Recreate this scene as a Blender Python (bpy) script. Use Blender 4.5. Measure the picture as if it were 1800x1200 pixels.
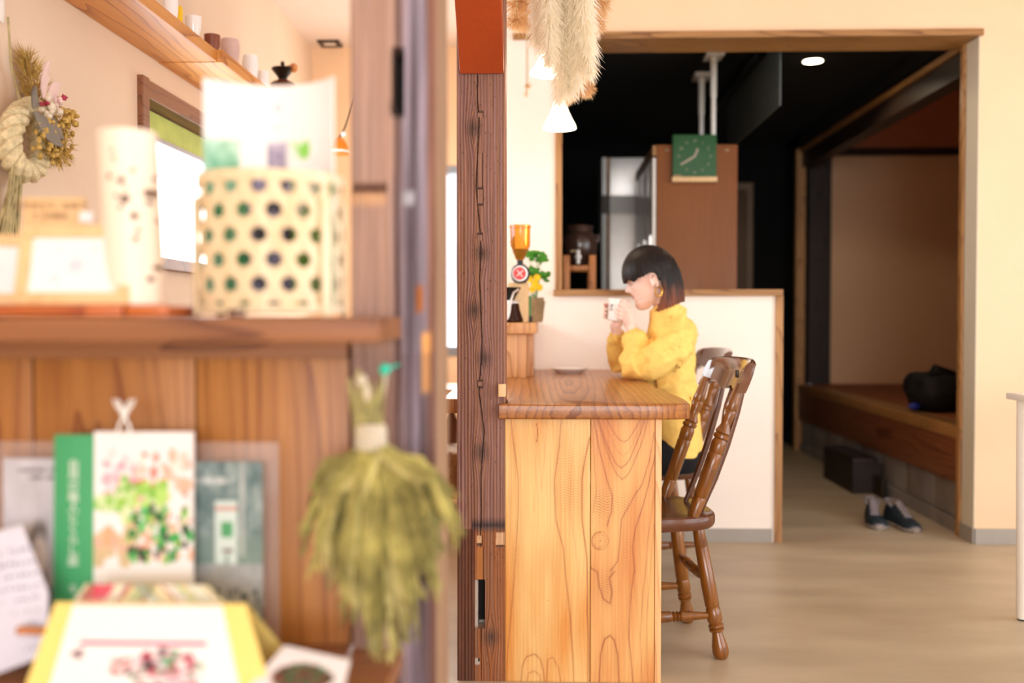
import bpy, bmesh, math, random
from mathutils import Vector, Matrix, noise, Euler
R = math.radians
C = bpy.context.scene.collection
S = bpy.context.scene
for o in list(bpy.data.objects): bpy.data.objects.remove(o)

# ------------------------------------------------------------------ camera, sky, big lights, exposure
CAM_H = 1.06; XLW = -1.33
cd = bpy.data.cameras.new('camera'); cam = bpy.data.objects.new('camera', cd); C.objects.link(cam)
cd.sensor_width = 36; cd.lens = 35; cd.clip_start = 0.02; cd.clip_end = 200
YAW, PITCH = math.atan(55/1750), math.atan(45/1750)
CM = Matrix.Rotation(YAW, 3, 'Z') @ Matrix.Rotation(math.pi/2 - PITCH, 3, 'X')
cam.location = (0, 0, CAM_H); cam.rotation_euler = CM.to_euler()
cd.dof.use_dof = True; cd.dof.focus_distance = 2.9; cd.dof.aperture_fstop = 1.4
S.camera = cam
S.view_settings.view_transform = 'Standard'; S.view_settings.look = 'None'
S.view_settings.gamma = 1; S.view_settings.use_curve_mapping = False
S.view_settings.exposure = -0.04
S.cycles.diffuse_bounces = 6; S.cycles.transmission_bounces = 8
w = bpy.data.worlds.new('World'); S.world = w; w.use_nodes = True
bgn = w.node_tree.nodes['Background']; bgn.inputs[0].default_value = (0.86, 0.93, 1.0, 1); bgn.inputs[1].default_value = 3.0
def area(name, loc, rot, sx, sy, energy, col):
    l = bpy.data.lights.new(name, 'AREA'); l.shape = 'RECTANGLE'; l.size = sx; l.size_y = sy; l.energy = energy; l.color = col
    o = bpy.data.objects.new(name, l); C.objects.link(o); o.location = loc; o.rotation_euler = rot; return o
# daylight entering by the glazed shop front behind the camera and the long window on the right
area('daylight_front', (0.8, -5.9, 1.45), (R(90), 0, 0), 4.0, 2.0, 235, (0.90, 0.95, 1))
area('daylight_right', (3.33, 1.6, 1.35), (R(90), 0, R(90)), 4.2, 1.9, 48, (0.93, 0.96, 1))
area('daylight_kitchen', (-0.66, 5.66, 1.4), (R(90), 0, R(180)), 0.5, 0.9, 14, (1, 0.98, 0.95))
area('daylight_left', (XLW+.01, 3.88, 1.5), (R(90), 0, R(-90)), 1.15, 0.45, 12, (0.95, 0.98, 1))

def P(px, py, Y):
    d = CM @ Vector(((px-900)/1750, -(py-600)/1750, -1)); t = Y/d.y
    return Vector((d.x*t, Y, CAM_H + d.z*t))
def PXc(px, py, X):
    d = CM @ Vector(((px-900)/1750, -(py-600)/1750, -1)); t = X/d.x
    return Vector((X, d.y*t, CAM_H + d.z*t))
def PZ(px, py, z):
    d = CM @ Vector(((px-900)/1750, -(py-600)/1750, -1)); t = (z-CAM_H)/d.z
    return Vector((d.x*t, d.y*t, z))

# ------------------------------------------------------------------ materials
def lin(h):
    h = h.lstrip('#'); v = [int(h[i:i+2], 16)/255 for i in (0, 2, 4)]
    return tuple(c/12.92 if c <= .04045 else ((c+.055)/1.055)**2.4 for c in v)
def newmat(name):
    m = bpy.data.materials.new(name); m.use_nodes = True
    return m, m.node_tree.nodes, m.node_tree.links, m.node_tree.nodes['Principled BSDF']
def flat(name, col, rough=.5, metal=0, spec=.5, trans=0, ior=1.45, emit=None, es=0, alpha=1, coat=0, var=.06, sub=0, vs=20):
    m, n, l, b = newmat(name)
    col = lin(col) if isinstance(col, str) else col
    if var:
        tc = n.new('ShaderNodeTexCoord'); nz = n.new('ShaderNodeTexNoise'); nz.inputs['Scale'].default_value = vs; nz.inputs['Detail'].default_value = 4
        l.new(tc.outputs['Object'], nz.inputs['Vector'])
        mp = n.new('ShaderNodeMapRange'); mp.inputs[1].default_value = .3; mp.inputs[2].default_value = .7
        mp.inputs[3].default_value = 1-var*2; mp.inputs[4].default_value = 1+var
        l.new(nz.outputs[0], mp.inputs[0])
        mx = n.new('ShaderNodeVectorMath'); mx.operation = 'SCALE'; mx.inputs[0].default_value = col
        l.new(mp.outputs[0], mx.inputs['Scale']); l.new(mx.outputs[0], b.inputs['Base Color'])
    else: b.inputs['Base Color'].default_value = (*col, 1)
    b.inputs['Roughness'].default_value = rough; b.inputs['Metallic'].default_value = metal
    b.inputs['Specular IOR Level'].default_value = spec; b.inputs['IOR'].default_value = ior
    b.inputs['Transmission Weight'].default_value = trans; b.inputs['Alpha'].default_value = alpha
    b.inputs['Coat Weight'].default_value = coat
    if sub: b.inputs['Subsurface Weight'].default_value = sub; b.inputs['Subsurface Radius'].default_value = (.012, .005, .003)
    if emit: b.inputs['Emission Color'].default_value = (*lin(emit), 1); b.inputs['Emission Strength'].default_value = es
    return m
def wood(name, light, dark, axis='Z', stretch=.12, rings=9, dist=.35, rough=.45, streak=.35, bump=.15, coat=0, rw=.5, knots=0, cross=0, off=(0, 0, 0), lp=5, wd=1.2):
    m, n, l, b = newmat(name)
    tc = n.new('ShaderNodeTexCoord'); mp = n.new('ShaderNodeMapping')
    sc = {'X': (stretch, 1, 1), 'Y': (1, stretch, 1), 'Z': (1, 1, stretch)}[axis]
    mp.inputs['Scale'].default_value = sc; mp.inputs['Location'].default_value = off
    l.new(tc.outputs['Object'], mp.inputs['Vector'])
    nz = n.new('ShaderNodeTexNoise'); nz.inputs['Scale'].default_value = 5; nz.inputs['Detail'].default_value = 3
    l.new(mp.outputs[0], nz.inputs['Vector'])
    sub = n.new('ShaderNodeVectorMath'); sub.operation = 'SUBTRACT'; sub.inputs[1].default_value = (.5, .5, .5); l.new(nz.outputs[1], sub.inputs[0])
    scl = n.new('ShaderNodeVectorMath'); scl.operation = 'SCALE'; scl.inputs['Scale'].default_value = dist; l.new(sub.outputs[0], scl.inputs[0])
    add = n.new('ShaderNodeVectorMath'); add.operation = 'ADD'; l.new(mp.outputs[0], add.inputs[0]); l.new(scl.outputs[0], add.inputs[1])
    wv = n.new('ShaderNodeTexWave'); wv.wave_type = 'RINGS'; wv.rings_direction = 'SPHERICAL'; wv.wave_profile = 'SAW'
    wv.inputs['Scale'].default_value = rings; wv.inputs['Distortion'].default_value = wd; wv.inputs['Detail'].default_value = 2; wv.inputs['Detail Scale'].default_value = 1.5
    l.new(add.outputs[0], wv.inputs['Vector'])
    mp2 = n.new('ShaderNodeMapping'); s2 = {'X': (3, 90, 90), 'Y': (90, 3, 90), 'Z': (90, 90, 3)}[axis]; mp2.inputs['Scale'].default_value = s2
    l.new(tc.outputs['Object'], mp2.inputs['Vector'])
    n2 = n.new('ShaderNodeTexNoise'); n2.inputs['Scale'].default_value = 1.2; n2.inputs['Detail'].default_value = 4; l.new(mp2.outputs[0], n2.inputs['Vector'])
    pw = n.new('ShaderNodeMath'); pw.operation = 'POWER'; pw.inputs[1].default_value = lp; l.new(wv.outputs[1], pw.inputs[0])
    a1 = n.new('ShaderNodeMath'); a1.operation = 'MULTIPLY'; a1.inputs[1].default_value = rw; l.new(pw.outputs[0], a1.inputs[0])
    a2 = n.new('ShaderNodeMath'); a2.operation = 'MULTIPLY_ADD'; a2.inputs[1].default_value = streak; l.new(n2.outputs[0], a2.inputs[0]); l.new(a1.outputs[0], a2.inputs[2])
    n3 = n.new('ShaderNodeTexNoise'); n3.inputs['Scale'].default_value = 2.2; n3.inputs['Detail'].default_value = 2; l.new(mp.outputs[0], n3.inputs['Vector'])
    a3 = n.new('ShaderNodeMath'); a3.operation = 'MULTIPLY_ADD'; a3.inputs[1].default_value = .7; l.new(n3.outputs[0], a3.inputs[0]); l.new(a2.outputs[0], a3.inputs[2])
    last = a3
    if knots:
        mk = n.new('ShaderNodeMapping'); mk.inputs['Scale'].default_value = {'X': (1.6, 4, 4), 'Y': (4, 1.6, 4), 'Z': (4, 4, 1.6)}[axis]; l.new(tc.outputs['Object'], mk.inputs['Vector'])
        vo = n.new('ShaderNodeTexVoronoi'); vo.inputs['Scale'].default_value = 1.4; l.new(mk.outputs[0], vo.inputs['Vector'])
        kr = n.new('ShaderNodeMapRange'); kr.inputs[1].default_value = .03; kr.inputs[2].default_value = .14; kr.inputs[3].default_value = knots; kr.inputs[4].default_value = 0
        l.new(vo.outputs['Distance'], kr.inputs[0])
        ak = n.new('ShaderNodeMath'); ak.operation = 'ADD'; l.new(kr.outputs[0], ak.inputs[0]); l.new(last.outputs[0], ak.inputs[1]); last = ak
    if cross:
        mc = n.new('ShaderNodeMapping'); mc.inputs['Scale'].default_value = {'Z': (6, 6, 130), 'Y': (6, 130, 6), 'X': (130, 6, 6)}[axis]; l.new(tc.outputs['Object'], mc.inputs['Vector'])
        nc = n.new('ShaderNodeTexNoise'); nc.inputs['Scale'].default_value = 1; nc.inputs['Detail'].default_value = 2; l.new(mc.outputs[0], nc.inputs['Vector'])
        ac = n.new('ShaderNodeMath'); ac.operation = 'MULTIPLY_ADD'; ac.inputs[1].default_value = cross; l.new(nc.outputs[0], ac.inputs[0]); l.new(last.outputs[0], ac.inputs[2]); last = ac
    cr = n.new('ShaderNodeValToRGB'); cr.color_ramp.elements[0].position = .42; cr.color_ramp.elements[1].position = 1.15 if False else 1.0
    L, D = lin(light), lin(dark)
    cr.color_ramp.elements[0].color = (*L, 1); cr.color_ramp.elements[1].color = (*D, 1)
    l.new(last.outputs[0], cr.inputs[0]); l.new(cr.outputs[0], b.inputs['Base Color'])
    b.inputs['Roughness'].default_value = rough; b.inputs['Coat Weight'].default_value = coat; b.inputs['Coat Roughness'].default_value = .12
    if bump:
        bp = n.new('ShaderNodeBump'); bp.inputs['Strength'].default_value = bump; bp.inputs['Distance'].default_value = .002
        l.new(a2.outputs[0], bp.inputs['Height']); l.new(bp.outputs[0], b.inputs['Normal'])
    return m
def plaster(name, col, var=.05, scale=3, bump=.12, rough=.85):
    m, n, l, b = newmat(name); tc = n.new('ShaderNodeTexCoord')
    nz = n.new('ShaderNodeTexNoise'); nz.inputs['Scale'].default_value = scale; nz.inputs['Detail'].default_value = 5; l.new(tc.outputs['Object'], nz.inputs['Vector'])
    mp = n.new('ShaderNodeMapRange'); mp.inputs[1].default_value = .3; mp.inputs[2].default_value = .7; mp.inputs[3].default_value = 1-var; mp.inputs[4].default_value = 1+var
    l.new(nz.outputs[0], mp.inputs[0]); mx = n.new('ShaderNodeVectorMath'); mx.operation = 'SCALE'; mx.inputs[0].default_value = lin(col)
    l.new(mp.outputs[0], mx.inputs['Scale']); l.new(mx.outputs[0], b.inputs['Base Color']); b.inputs['Roughness'].default_value = rough
    n2 = n.new('ShaderNodeTexNoise'); n2.inputs['Scale'].default_value = 60; l.new(tc.outputs['Object'], n2.inputs['Vector'])
    bp = n.new('ShaderNodeBump'); bp.inputs['Strength'].default_value = bump; bp.inputs['Distance'].default_value = .003; l.new(n2.outputs[0], bp.inputs['Height']); l.new(bp.outputs[0], b.inputs['Normal'])
    return m
def vcol(name, rough=.7, coat=0, bump=0, streaks=0, trans=0):
    m, n, l, b = newmat(name); a = n.new('ShaderNodeVertexColor'); a.layer_name = 'Col'
    src = a.outputs[0]
    if streaks:
        tc = n.new('ShaderNodeTexCoord'); mp2 = n.new('ShaderNodeMapping'); mp2.inputs['Scale'].default_value = (170, 170, 5); l.new(tc.outputs['Object'], mp2.inputs['Vector'])
        n2 = n.new('ShaderNodeTexNoise'); n2.inputs['Scale'].default_value = 1; n2.inputs['Detail'].default_value = 5; l.new(mp2.outputs[0], n2.inputs['Vector'])
        mr = n.new('ShaderNodeMapRange'); mr.inputs[1].default_value = .3; mr.inputs[2].default_value = .7; mr.inputs[3].default_value = 1-streaks; mr.inputs[4].default_value = 1+streaks; l.new(n2.outputs[0], mr.inputs[0])
        sc = n.new('ShaderNodeVectorMath'); sc.operation = 'SCALE'; l.new(src, sc.inputs[0]); l.new(mr.outputs[0], sc.inputs['Scale']); src = sc.outputs[0]
        bp = n.new('ShaderNodeBump'); bp.inputs['Strength'].default_value = .5; bp.inputs['Distance'].default_value = .002; l.new(n2.outputs[0], bp.inputs['Height']); l.new(bp.outputs[0], b.inputs['Normal'])
    l.new(src, b.inputs['Base Color']); b.inputs['Roughness'].default_value = rough; b.inputs['Coat Weight'].default_value = coat
    return m
MT = {}
MT['cream'] = plaster('cream_plaster', '#f6d6b2', .03)
MT['cream_left'] = plaster('warm_plaster', '#e8d2ba', .05, 2)
MT['white_wall'] = plaster('pale_plaster', '#fff6ec', .02)
MT['ceiling'] = plaster('ceiling_paint', '#eadcd2', .02)
MT['return'] = plaster('pale_return', '#e8e4d2', .02)
MT['black'] = plaster('black_paint', '#070605', .1, rough=1)
MT['duct'] = flat('grey_duct', '#5c6462', .6)
MT['tatami_wall'] = plaster('tatami_wall', '#f0c8a0', .06, 1.2)
MT['red_wall'] = plaster('red_wall', '#d08a68', .06, 1.2)
MT['floor'] = None
MT['base'] = plaster('grey_baseboard', '#a9a49c', .08, 5)
MT['concrete'] = plaster('concrete', '#98928e', .18, 6)
MT['trimwood'] = wood('trim_wood', '#b8884f', '#7a5026', 'X', rings=14, rough=.5)
MT['trimwood_z'] = wood('trim_wood_upright', '#c09058', '#85572c', 'Z', rings=14, rough=.5)
MT['darkwood'] = wood('dark_wood', '#33221a', '#120b08', 'Z', rings=12, rough=.5)
MT['shelf_pine'] = wood('shelf_pine', '#e09c48', '#a86020', 'Y', rings=7, rough=.45, knots=.5, off=(.3, 0, .2))
MT['plank'] = wood('cedar_plank', '#cc8c44', '#8c4e1c', 'Z', rings=17, rough=.4, knots=.35, stretch=.07, dist=.22, off=(.1, .3, .1), streak=.55, rw=.4)
MT['shelf_top'] = wood('shelf_board', '#a87044', '#68381c', 'X', rings=8, rough=.4, knots=.3)
MT['counter'] = wood('counter_slab', '#c4823e', '#7c441c', 'Y', rings=13, stretch=.06, dist=.13, rough=.35, coat=.2, rw=.34, streak=.5, off=(.02, -.02, -.79), lp=2.5, wd=.35)
MT['board_a'] = wood('board_left', '#f8d59c', '#cf8c50', 'Z', rings=11, stretch=.07, dist=.13, rough=.45, rw=.4, streak=.4, cross=.12, off=(.42, .72, -.02), bump=.05, lp=7, wd=.5)
MT['board_b'] = wood('board_right', '#f4c68c', '#c47a44', 'Z', rings=13, stretch=.16, dist=.13, rough=.45, rw=.45, streak=.35, cross=.2, off=(-.112, .70, -.14), bump=.05, lp=4, wd=.5, knots=.2)
MT['boardpaint'] = vcol('counter_boards', .42, streaks=.05)
MT['board_c'] = wood('board_edge', '#f6c68e', '#e09a60', 'Z', rings=14, rough=.45)
MT['barwood'] = wood('bar_wood', '#e8b47c', '#b67a44', 'Z', rings=9, rough=.4)
MT['chair'] = wood('chair_walnut', '#a0621c', '#48220a', 'Z', rings=10, rough=.3, coat=.5, bump=.02, streak=.5, rw=.15)
MT['crest'] = wood('chair_crest', '#6a3a1c', '#381609', 'Y', rings=10, rough=.2, coat=1, bump=0, rw=.15)
MT['chair_dark'] = wood('chair_dark', '#6a3a1c', '#381609', 'Y', rings=10, rough=.32, coat=.3, bump=.02, rw=.15)
MT['brace'] = wood('red_cedar', '#b0481a', '#8a3410', 'Z', rings=16, rough=.4, rw=.06)
MT['cabinet'] = wood('cabinet_veneer', '#8c5018', '#6c380c', 'Z', rings=14, rough=.55, rw=.1, coat=.05)
MT['frame'] = wood('pale_frame', '#f0cf9c', '#d8aa70', 'Z', rings=14, rough=.5, rw=.3)
MT['tray'] = wood('red_tray', '#d8783a', '#a04a1c', 'X', rings=14, rough=.35)
MT['bamboo'] = wood('bamboo_strip', '#f6e6c4', '#dcc08c', 'Z', rings=14, rough=.4, rw=.3)
MT['stand'] = wood('stand_wood', '#dc8c40', '#a0561e', 'Z', rings=12, rough=.4)
MT['white'] = flat('white_gloss', '#f6f5f0', .25, var=.01)
MT['ceramic'] = flat('white_ceramic', '#fbfbfb', .12, coat=.5, var=0)
MT['paper'] = flat('white_paper', '#fdfbff', .7, var=.01)
MT['paperblue'] = flat('cool_paper', '#dfe2f4', .7, var=.02)
MT['green'] = flat('clock_green', '#1f5a2c', .5)
MT['steel'] = flat('steel', '#f4f2ee', .42, 1, var=.02)
MT['chrome'] = flat('chrome', '#e8e8e8', .08, 1, var=0)
MT['blackplastic'] = flat('black_plastic', '#0c0c0c', .35)
MT['iron'] = flat('cast_iron', '#2a221c', .4, .6)
MT['amber'] = flat('amber_plastic', '#ffac38', .1, trans=.75, var=0)
MT['glass'] = flat('clear_glass', '#ffffff', .02, trans=1, var=0)
MT['coffee'] = flat('coffee', '#2c0e04', .1)
MT['pot'] = flat('brown_glaze', '#3c2a22', .25, coat=.4)
MT['lampglass'] = flat('milk_glass', '#fffaf0', .3, emit='#fff0d0', es=4, var=0)
MT['brass'] = flat('brass', '#c8963c', .3, 1, var=0)
MT['downlight'] = flat('downlight_lens', '#ffffff', .3, emit='#ffe8c0', es=25, var=0)
MT['leaf'] = flat('leaf_green', '#3f8a24', .45, sub=.0)
MT['yellow'] = flat('yellow_petals', '#ffd21e', .5)
MT['fabric'] = flat('yellow_fabric', '#ffd87a', .85, spec=.2, vs=60, var=.04)
MT['trouser'] = flat('black_cloth', '#0b0d14', .85)
MT['skin'] = flat('skin', '#f8d6ca', .5, spec=.3, sub=.08, var=.02)
MT['lips'] = flat('lips', '#c86a60', .4)
MT['bag'] = flat('black_nylon', '#08080a', .7)
MT['blue'] = flat('blue_trim', '#1c2c8c', .5)
MT['rope'] = flat('straw_rope', '#dccba0', .8, var=.15, vs=80)
MT['straw'] = flat('straw', '#b8a878', .8, var=.2)
MT['driedgold'] = flat('dried_flowers', '#c9a656', .8, var=.2, vs=90)
MT['pampas'] = flat('pampas', '#f2dfb8', .9, var=.05)
MT['pampas_brown'] = flat('pampas_brown', '#c9a070', .9, var=.1)
MT['broom'] = flat('dried_grass', '#a8a05c', .9, var=.35, vs=18)
MT['broom2'] = flat('dried_grass_pale', '#c4bb7c', .9, var=.3, vs=18)
MT['turq'] = flat('turquoise', '#1fd0b4', .4)
MT['oldpost'] = vcol('weathered_post', .75, streaks=.22)
MT['print'] = vcol('print', .45)
MT['greyleaf'] = flat('grey_leaf', '#82786c', .7)
MT['pinkleaf'] = flat('pink_petal', '#e8c8c0', .7)
MT['redberry'] = flat('red_berry', '#b02848', .5)
MT['acrylic'] = flat('acrylic', '#f0e4e0', .1, alpha=.16, var=0)
MT['calyellow'] = flat('calendar_yellow', '#ffe98a', .6, var=.01)
MT['inkdark'] = flat('ink_dark', '#40342c', .7, var=0)
MT['inkpink'] = flat('ink_pink', '#e0447c', .7, var=0)
MT['inkgreen'] = flat('ink_green', '#46ab72', .55, var=.02)
MT['inkwhite'] = flat('ink_white', '#f8fff8', .7, var=0)
MT['sneaker'] = flat('sneaker_canvas', '#1c2c38', .8, var=.3, vs=60)
MT['sneakwhite'] = flat('sneaker_white', '#918a90', .7)
MT['rubber'] = flat('sneaker_sole', '#9a9088', .7)
MT['boxdark'] = wood('dark_step', '#2c1a10', '#160c08', 'X', rings=12, rough=.6)
MT['tatami'] = flat('tatami_mat', '#9a5c38', .8, var=.1)
MT['greenblind'] = flat('green_blind', '#c4d26a', .7, var=.1, vs=8)
MT['rice'] = flat('wicker', '#a87c50', .8, var=.2, vs=60)
MT['sand'] = flat('stone_pot', '#a08a68', .8, var=.15)
MT['alum'] = flat('aluminium_sash', '#9aa0a8', .35, .8)
MT['copper'] = flat('orange_enamel', '#f08a1c', .3)
def floor_mat():
    m, n, l, b = newmat('beige_floor'); tc = n.new('ShaderNodeTexCoord'); mp = n.new('ShaderNodeMapping'); mp.inputs['Scale'].default_value = (.7, 2.2, 1); l.new(tc.outputs['Object'], mp.inputs['Vector'])
    nz = n.new('ShaderNodeTexNoise'); nz.inputs['Scale'].default_value = 2.4; nz.inputs['Detail'].default_value = 6; l.new(mp.outputs[0], nz.inputs['Vector'])
    cr = n.new('ShaderNodeValToRGB'); cr.color_ramp.elements[0].position = .3; cr.color_ramp.elements[1].position = .7
    cr.color_ramp.elements[0].color = (*lin('#b4a48a'), 1); cr.color_ramp.elements[1].color = (*lin('#ccbea4'), 1); l.new(nz.outputs[0], cr.inputs[0])
    n2 = n.new('ShaderNodeTexVoronoi'); n2.inputs['Scale'].default_value = 3.1; l.new(tc.outputs['Object'], n2.inputs['Vector'])
    mr = n.new('ShaderNodeMapRange'); mr.inputs[1].default_value = .0; mr.inputs[2].default_value = .045; mr.inputs[3].default_value = .8; mr.inputs[4].default_value = 1; l.new(n2.outputs['Distance'], mr.inputs[0])
    sc = n.new('ShaderNodeVectorMath'); sc.operation = 'SCALE'; l.new(cr.outputs[0], sc.inputs[0]); l.new(mr.outputs[0], sc.inputs['Scale'])
    l.new(sc.outputs[0], b.inputs['Base Color']); b.inputs['Roughness'].default_value = .42
    return m
MT['floor'] = floor_mat()
def fluffy(name, col):
    m, n, l, b = newmat(name); n.remove(b); o = n['Material Output']
    d = n.new('ShaderNodeBsdfDiffuse'); t = n.new('ShaderNodeBsdfTranslucent'); mx = n.new('ShaderNodeMixShader'); mx.inputs[0].default_value = .62
    for q in (d, t): q.inputs[0].default_value = (*lin(col), 1)
    l.new(d.outputs[0], mx.inputs[1]); l.new(t.outputs[0], mx.inputs[2]); l.new(mx.outputs[0], o.inputs[0]); return m
MT['pampas'] = fluffy('pampas', '#fffaee'); MT['pampas_brown'] = fluffy('pampas_brown', '#f4d8ac')
def hair_mat():
    m, n, l, b = newmat('hair'); tc = n.new('ShaderNodeTexCoord'); sp = n.new('ShaderNodeSeparateXYZ'); l.new(tc.outputs['Object'], sp.inputs[0])
    mps = n.new('ShaderNodeMapping'); mps.inputs['Scale'].default_value = (70, 70, 6); l.new(tc.outputs['Object'], mps.inputs['Vector']); ns = n.new('ShaderNodeTexNoise'); ns.inputs['Scale'].default_value = 1; l.new(mps.outputs[0], ns.inputs['Vector'])
    ad = n.new('ShaderNodeMath'); ad.operation = 'MULTIPLY_ADD'; ad.inputs[1].default_value = .16; l.new(ns.outputs[0], ad.inputs[0]); l.new(sp.outputs[2], ad.inputs[2])
    cr = n.new('ShaderNodeMapRange'); cr.inputs[1].default_value = HAIR_Z[0]+.055; cr.inputs[2].default_value = HAIR_Z[1]+.055; l.new(ad.outputs[0], cr.inputs[0])
    mx = n.new('ShaderNodeValToRGB'); e = mx.color_ramp.elements; e[0].color = (*lin('#8c4c2c'), 1); e[1].color = (*lin('#120a09'), 1); e[1].position = .55; l.new(cr.outputs[0], mx.inputs[0])
    l.new(mx.outputs[0], b.inputs['Base Color']); b.inputs['Roughness'].default_value = .45; b.inputs['Specular IOR Level'].default_value = .3
    mp = n.new('ShaderNodeMapping'); mp.inputs['Scale'].default_value = (160, 160, 12); l.new(tc.outputs['Object'], mp.inputs['Vector'])
    nz = n.new('ShaderNodeTexNoise'); nz.inputs['Scale'].default_value = 1; l.new(mp.outputs[0], nz.inputs['Vector'])
    bp = n.new('ShaderNodeBump'); bp.inputs['Strength'].default_value = .6; bp.inputs['Distance'].default_value = .003; l.new(nz.outputs[0], bp.inputs['Height']); l.new(bp.outputs[0], b.inputs['Normal'])
    return m
HAIR_Z = (-.02, .2)

# ------------------------------------------------------------------ builders
def props(o, label=None, cat=None, group=None, kind=None):
    if label: o['label'] = label
    if cat: o['category'] = cat
    if group: o['group'] = group
    if kind: o['kind'] = kind
    return o
def thing(name, label, cat, loc=(0, 0, 0), rz=0, group=None):
    o = bpy.data.objects.new(name, None); C.objects.link(o); o.location = loc; o.rotation_euler = (0, 0, rz); o.empty_display_size = .05
    return props(o, label, cat, group)
def wm(o):
    m = Matrix.LocRotScale(o.location, o.rotation_euler, o.scale)
    return wm(o.parent) @ m if o.parent else m
class MB:
    def __init__(s): s.v = []; s.f = []; s.c = None; s.mi = []
    def add(s, vs, fs, mi=0):
        b = len(s.v); s.v += [Vector(v) for v in vs]; s.f += [tuple(b+i for i in f) for f in fs]; s.mi += [mi]*len(fs); return s
    def box(s, x0, x1, y0, y1, z0, z1, bev=0, mtx=None):
        bm = bmesh.new(); bmesh.ops.create_cube(bm, size=1)
        for v in bm.verts: v.co = Vector(((v.co.x+.5)*(x1-x0)+x0, (v.co.y+.5)*(y1-y0)+y0, (v.co.z+.5)*(z1-z0)+z0))
        if bev: bmesh.ops.bevel(bm, geom=bm.edges[:], offset=bev, segments=2, affect='EDGES', profile=.6)
        if mtx is not None: bm.transform(mtx)
        bm.verts.index_update(); s.add([v.co.copy() for v in bm.verts], [[v.index for v in f.verts] for f in bm.faces]); bm.free(); return s
    def prism(s, pts, z0, z1, bev=0, mtx=None):
        bm = bmesh.new(); a = [bm.verts.new((x, y, z0)) for x, y in pts]; f = bm.faces.new(a)
        r = bmesh.ops.extrude_face_region(bm, geom=[f]); up = [e for e in r['geom'] if isinstance(e, bmesh.types.BMVert)]
        for v in up: v.co.z = z1
        bmesh.ops.recalc_face_normals(bm, faces=bm.faces[:])
        if bev: bmesh.ops.bevel(bm, geom=[e for e in bm.edges if abs(e.verts[0].co.z-e.verts[1].co.z) < 1e-6], offset=bev, segments=2, affect='EDGES', profile=.6)
        if mtx is not None: bm.transform(mtx)
        bm.verts.index_update(); s.add([v.co.copy() for v in bm.verts], [[v.index for v in f.verts] for f in bm.faces]); bm.free(); return s
    def loft(s, rings, close=True, cap=True):
        n = len(rings[0]); vs = [p for r in rings for p in r]; fs = []
        for i in range(len(rings)-1):
            for j in range(n if close else n-1):
                k = (j+1) % n; fs.append((i*n+j, i*n+k, (i+1)*n+k, (i+1)*n+j))
        if cap and close: fs.append(tuple(range(n))[::-1]); fs.append(tuple((len(rings)-1)*n+j for j in range(n)))
        return s.add(vs, fs)
    def tube(s, pts, rad, seg=8, cap=True, flat_=1):
        pts = [Vector(p) for p in pts]; rad = rad if hasattr(rad, '__len__') else [rad]*len(pts)
        rings = []; u = None
        for i, p in enumerate(pts):
            t = (pts[min(i+1, len(pts)-1)]-pts[max(i-1, 0)]).normalized()
            if u is None: u = t.orthogonal().normalized()
            else:
                u = (u - t*u.dot(t)); u = u.normalized() if u.length > 1e-6 else t.orthogonal().normalized()
            w_ = t.cross(u)
            rings.append([p + (u*math.cos(a)*flat_ + w_*math.sin(a))*rad[i] for a in [2*math.pi*k/seg for k in range(seg)]])
        return s.loft(rings, True, cap)
    def lathe(s, prof, a, b, seg=20, cap=True):
        """prof: (t, r) from a to b"""
        a, b = Vector(a), Vector(b); return s.tube2([a.lerp(b, t) for t, r in prof], [r for t, r in prof], (b-a).normalized(), seg, cap)
    def tube2(s, pts, rad, axis, seg, cap):
        u = axis.orthogonal().normalized(); w_ = axis.cross(u)
        return s.loft([[p + (u*math.cos(2*math.pi*k/seg)+w_*math.sin(2*math.pi*k/seg))*max(r, 1e-4) for k in range(seg)] for p, r in zip(pts, rad)], True, cap)
    def ball(s, c, r, seg=12, mtx=None):
        r = Vector(r) if hasattr(r, '__len__') else Vector((r, r, r)); c = Vector(c); rings = []
        for i in range(seg//2+1):
            ph = math.pi*i/(seg//2); q = max(math.sin(ph), 1e-3)
            ring = [Vector((r.x*q*math.cos(2*math.pi*k/seg), r.y*q*math.sin(2*math.pi*k/seg), r.z*math.cos(ph))) for k in range(seg)]
            rings.append([c + (mtx @ p if mtx is not None else p) for p in ring])
        return s.loft(rings[::-1])
    def xf(s, m):
        s.v = [m @ v for v in s.v]; return s
    def mesh(s, name, mats, smooth=True, cols=None):
        me = bpy.data.meshes.new(name); me.from_pydata([tuple(v) for v in s.v], [], s.f)
        for m in (mats if isinstance(mats, (list, tuple)) else [mats]): me.materials.append(m)
        if any(s.mi): me.polygons.foreach_set('material_index', s.mi)
        if cols:
            at = me.color_attributes.new('Col', 'FLOAT_COLOR', 'POINT'); at.data.foreach_set('color', [x for c in cols for x in (*c[:3], 1)])
        bm = bmesh.new(); bm.from_mesh(me)
        if not cols: bmesh.ops.recalc_face_normals(bm, faces=bm.faces[:])
        bm.to_mesh(me); bm.free()
        if smooth:
            me.polygons.foreach_set('use_smooth', [True]*len(me.polygons)); me.set_sharp_from_angle(angle=R(38))
        return me
    def build(s, name, mats, parent=None, local=False, smooth=True, cols=None, base=True):
        if parent is not None:
            if not local: s.xf(wm(parent).inverted())
            loc = Vector((0, 0, 0))
        else:
            xs = [v.x for v in s.v]; ys = [v.y for v in s.v]; zs = [v.z for v in s.v]
            loc = Vector(((min(xs)+max(xs))/2, (min(ys)+max(ys))/2, min(zs))); s.xf(Matrix.Translation(-loc))
        o = bpy.data.objects.new(name, s.mesh(name, mats, smooth, cols)); C.objects.link(o); o.location = loc
        if parent is not None: o.parent = parent
        return o
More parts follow.
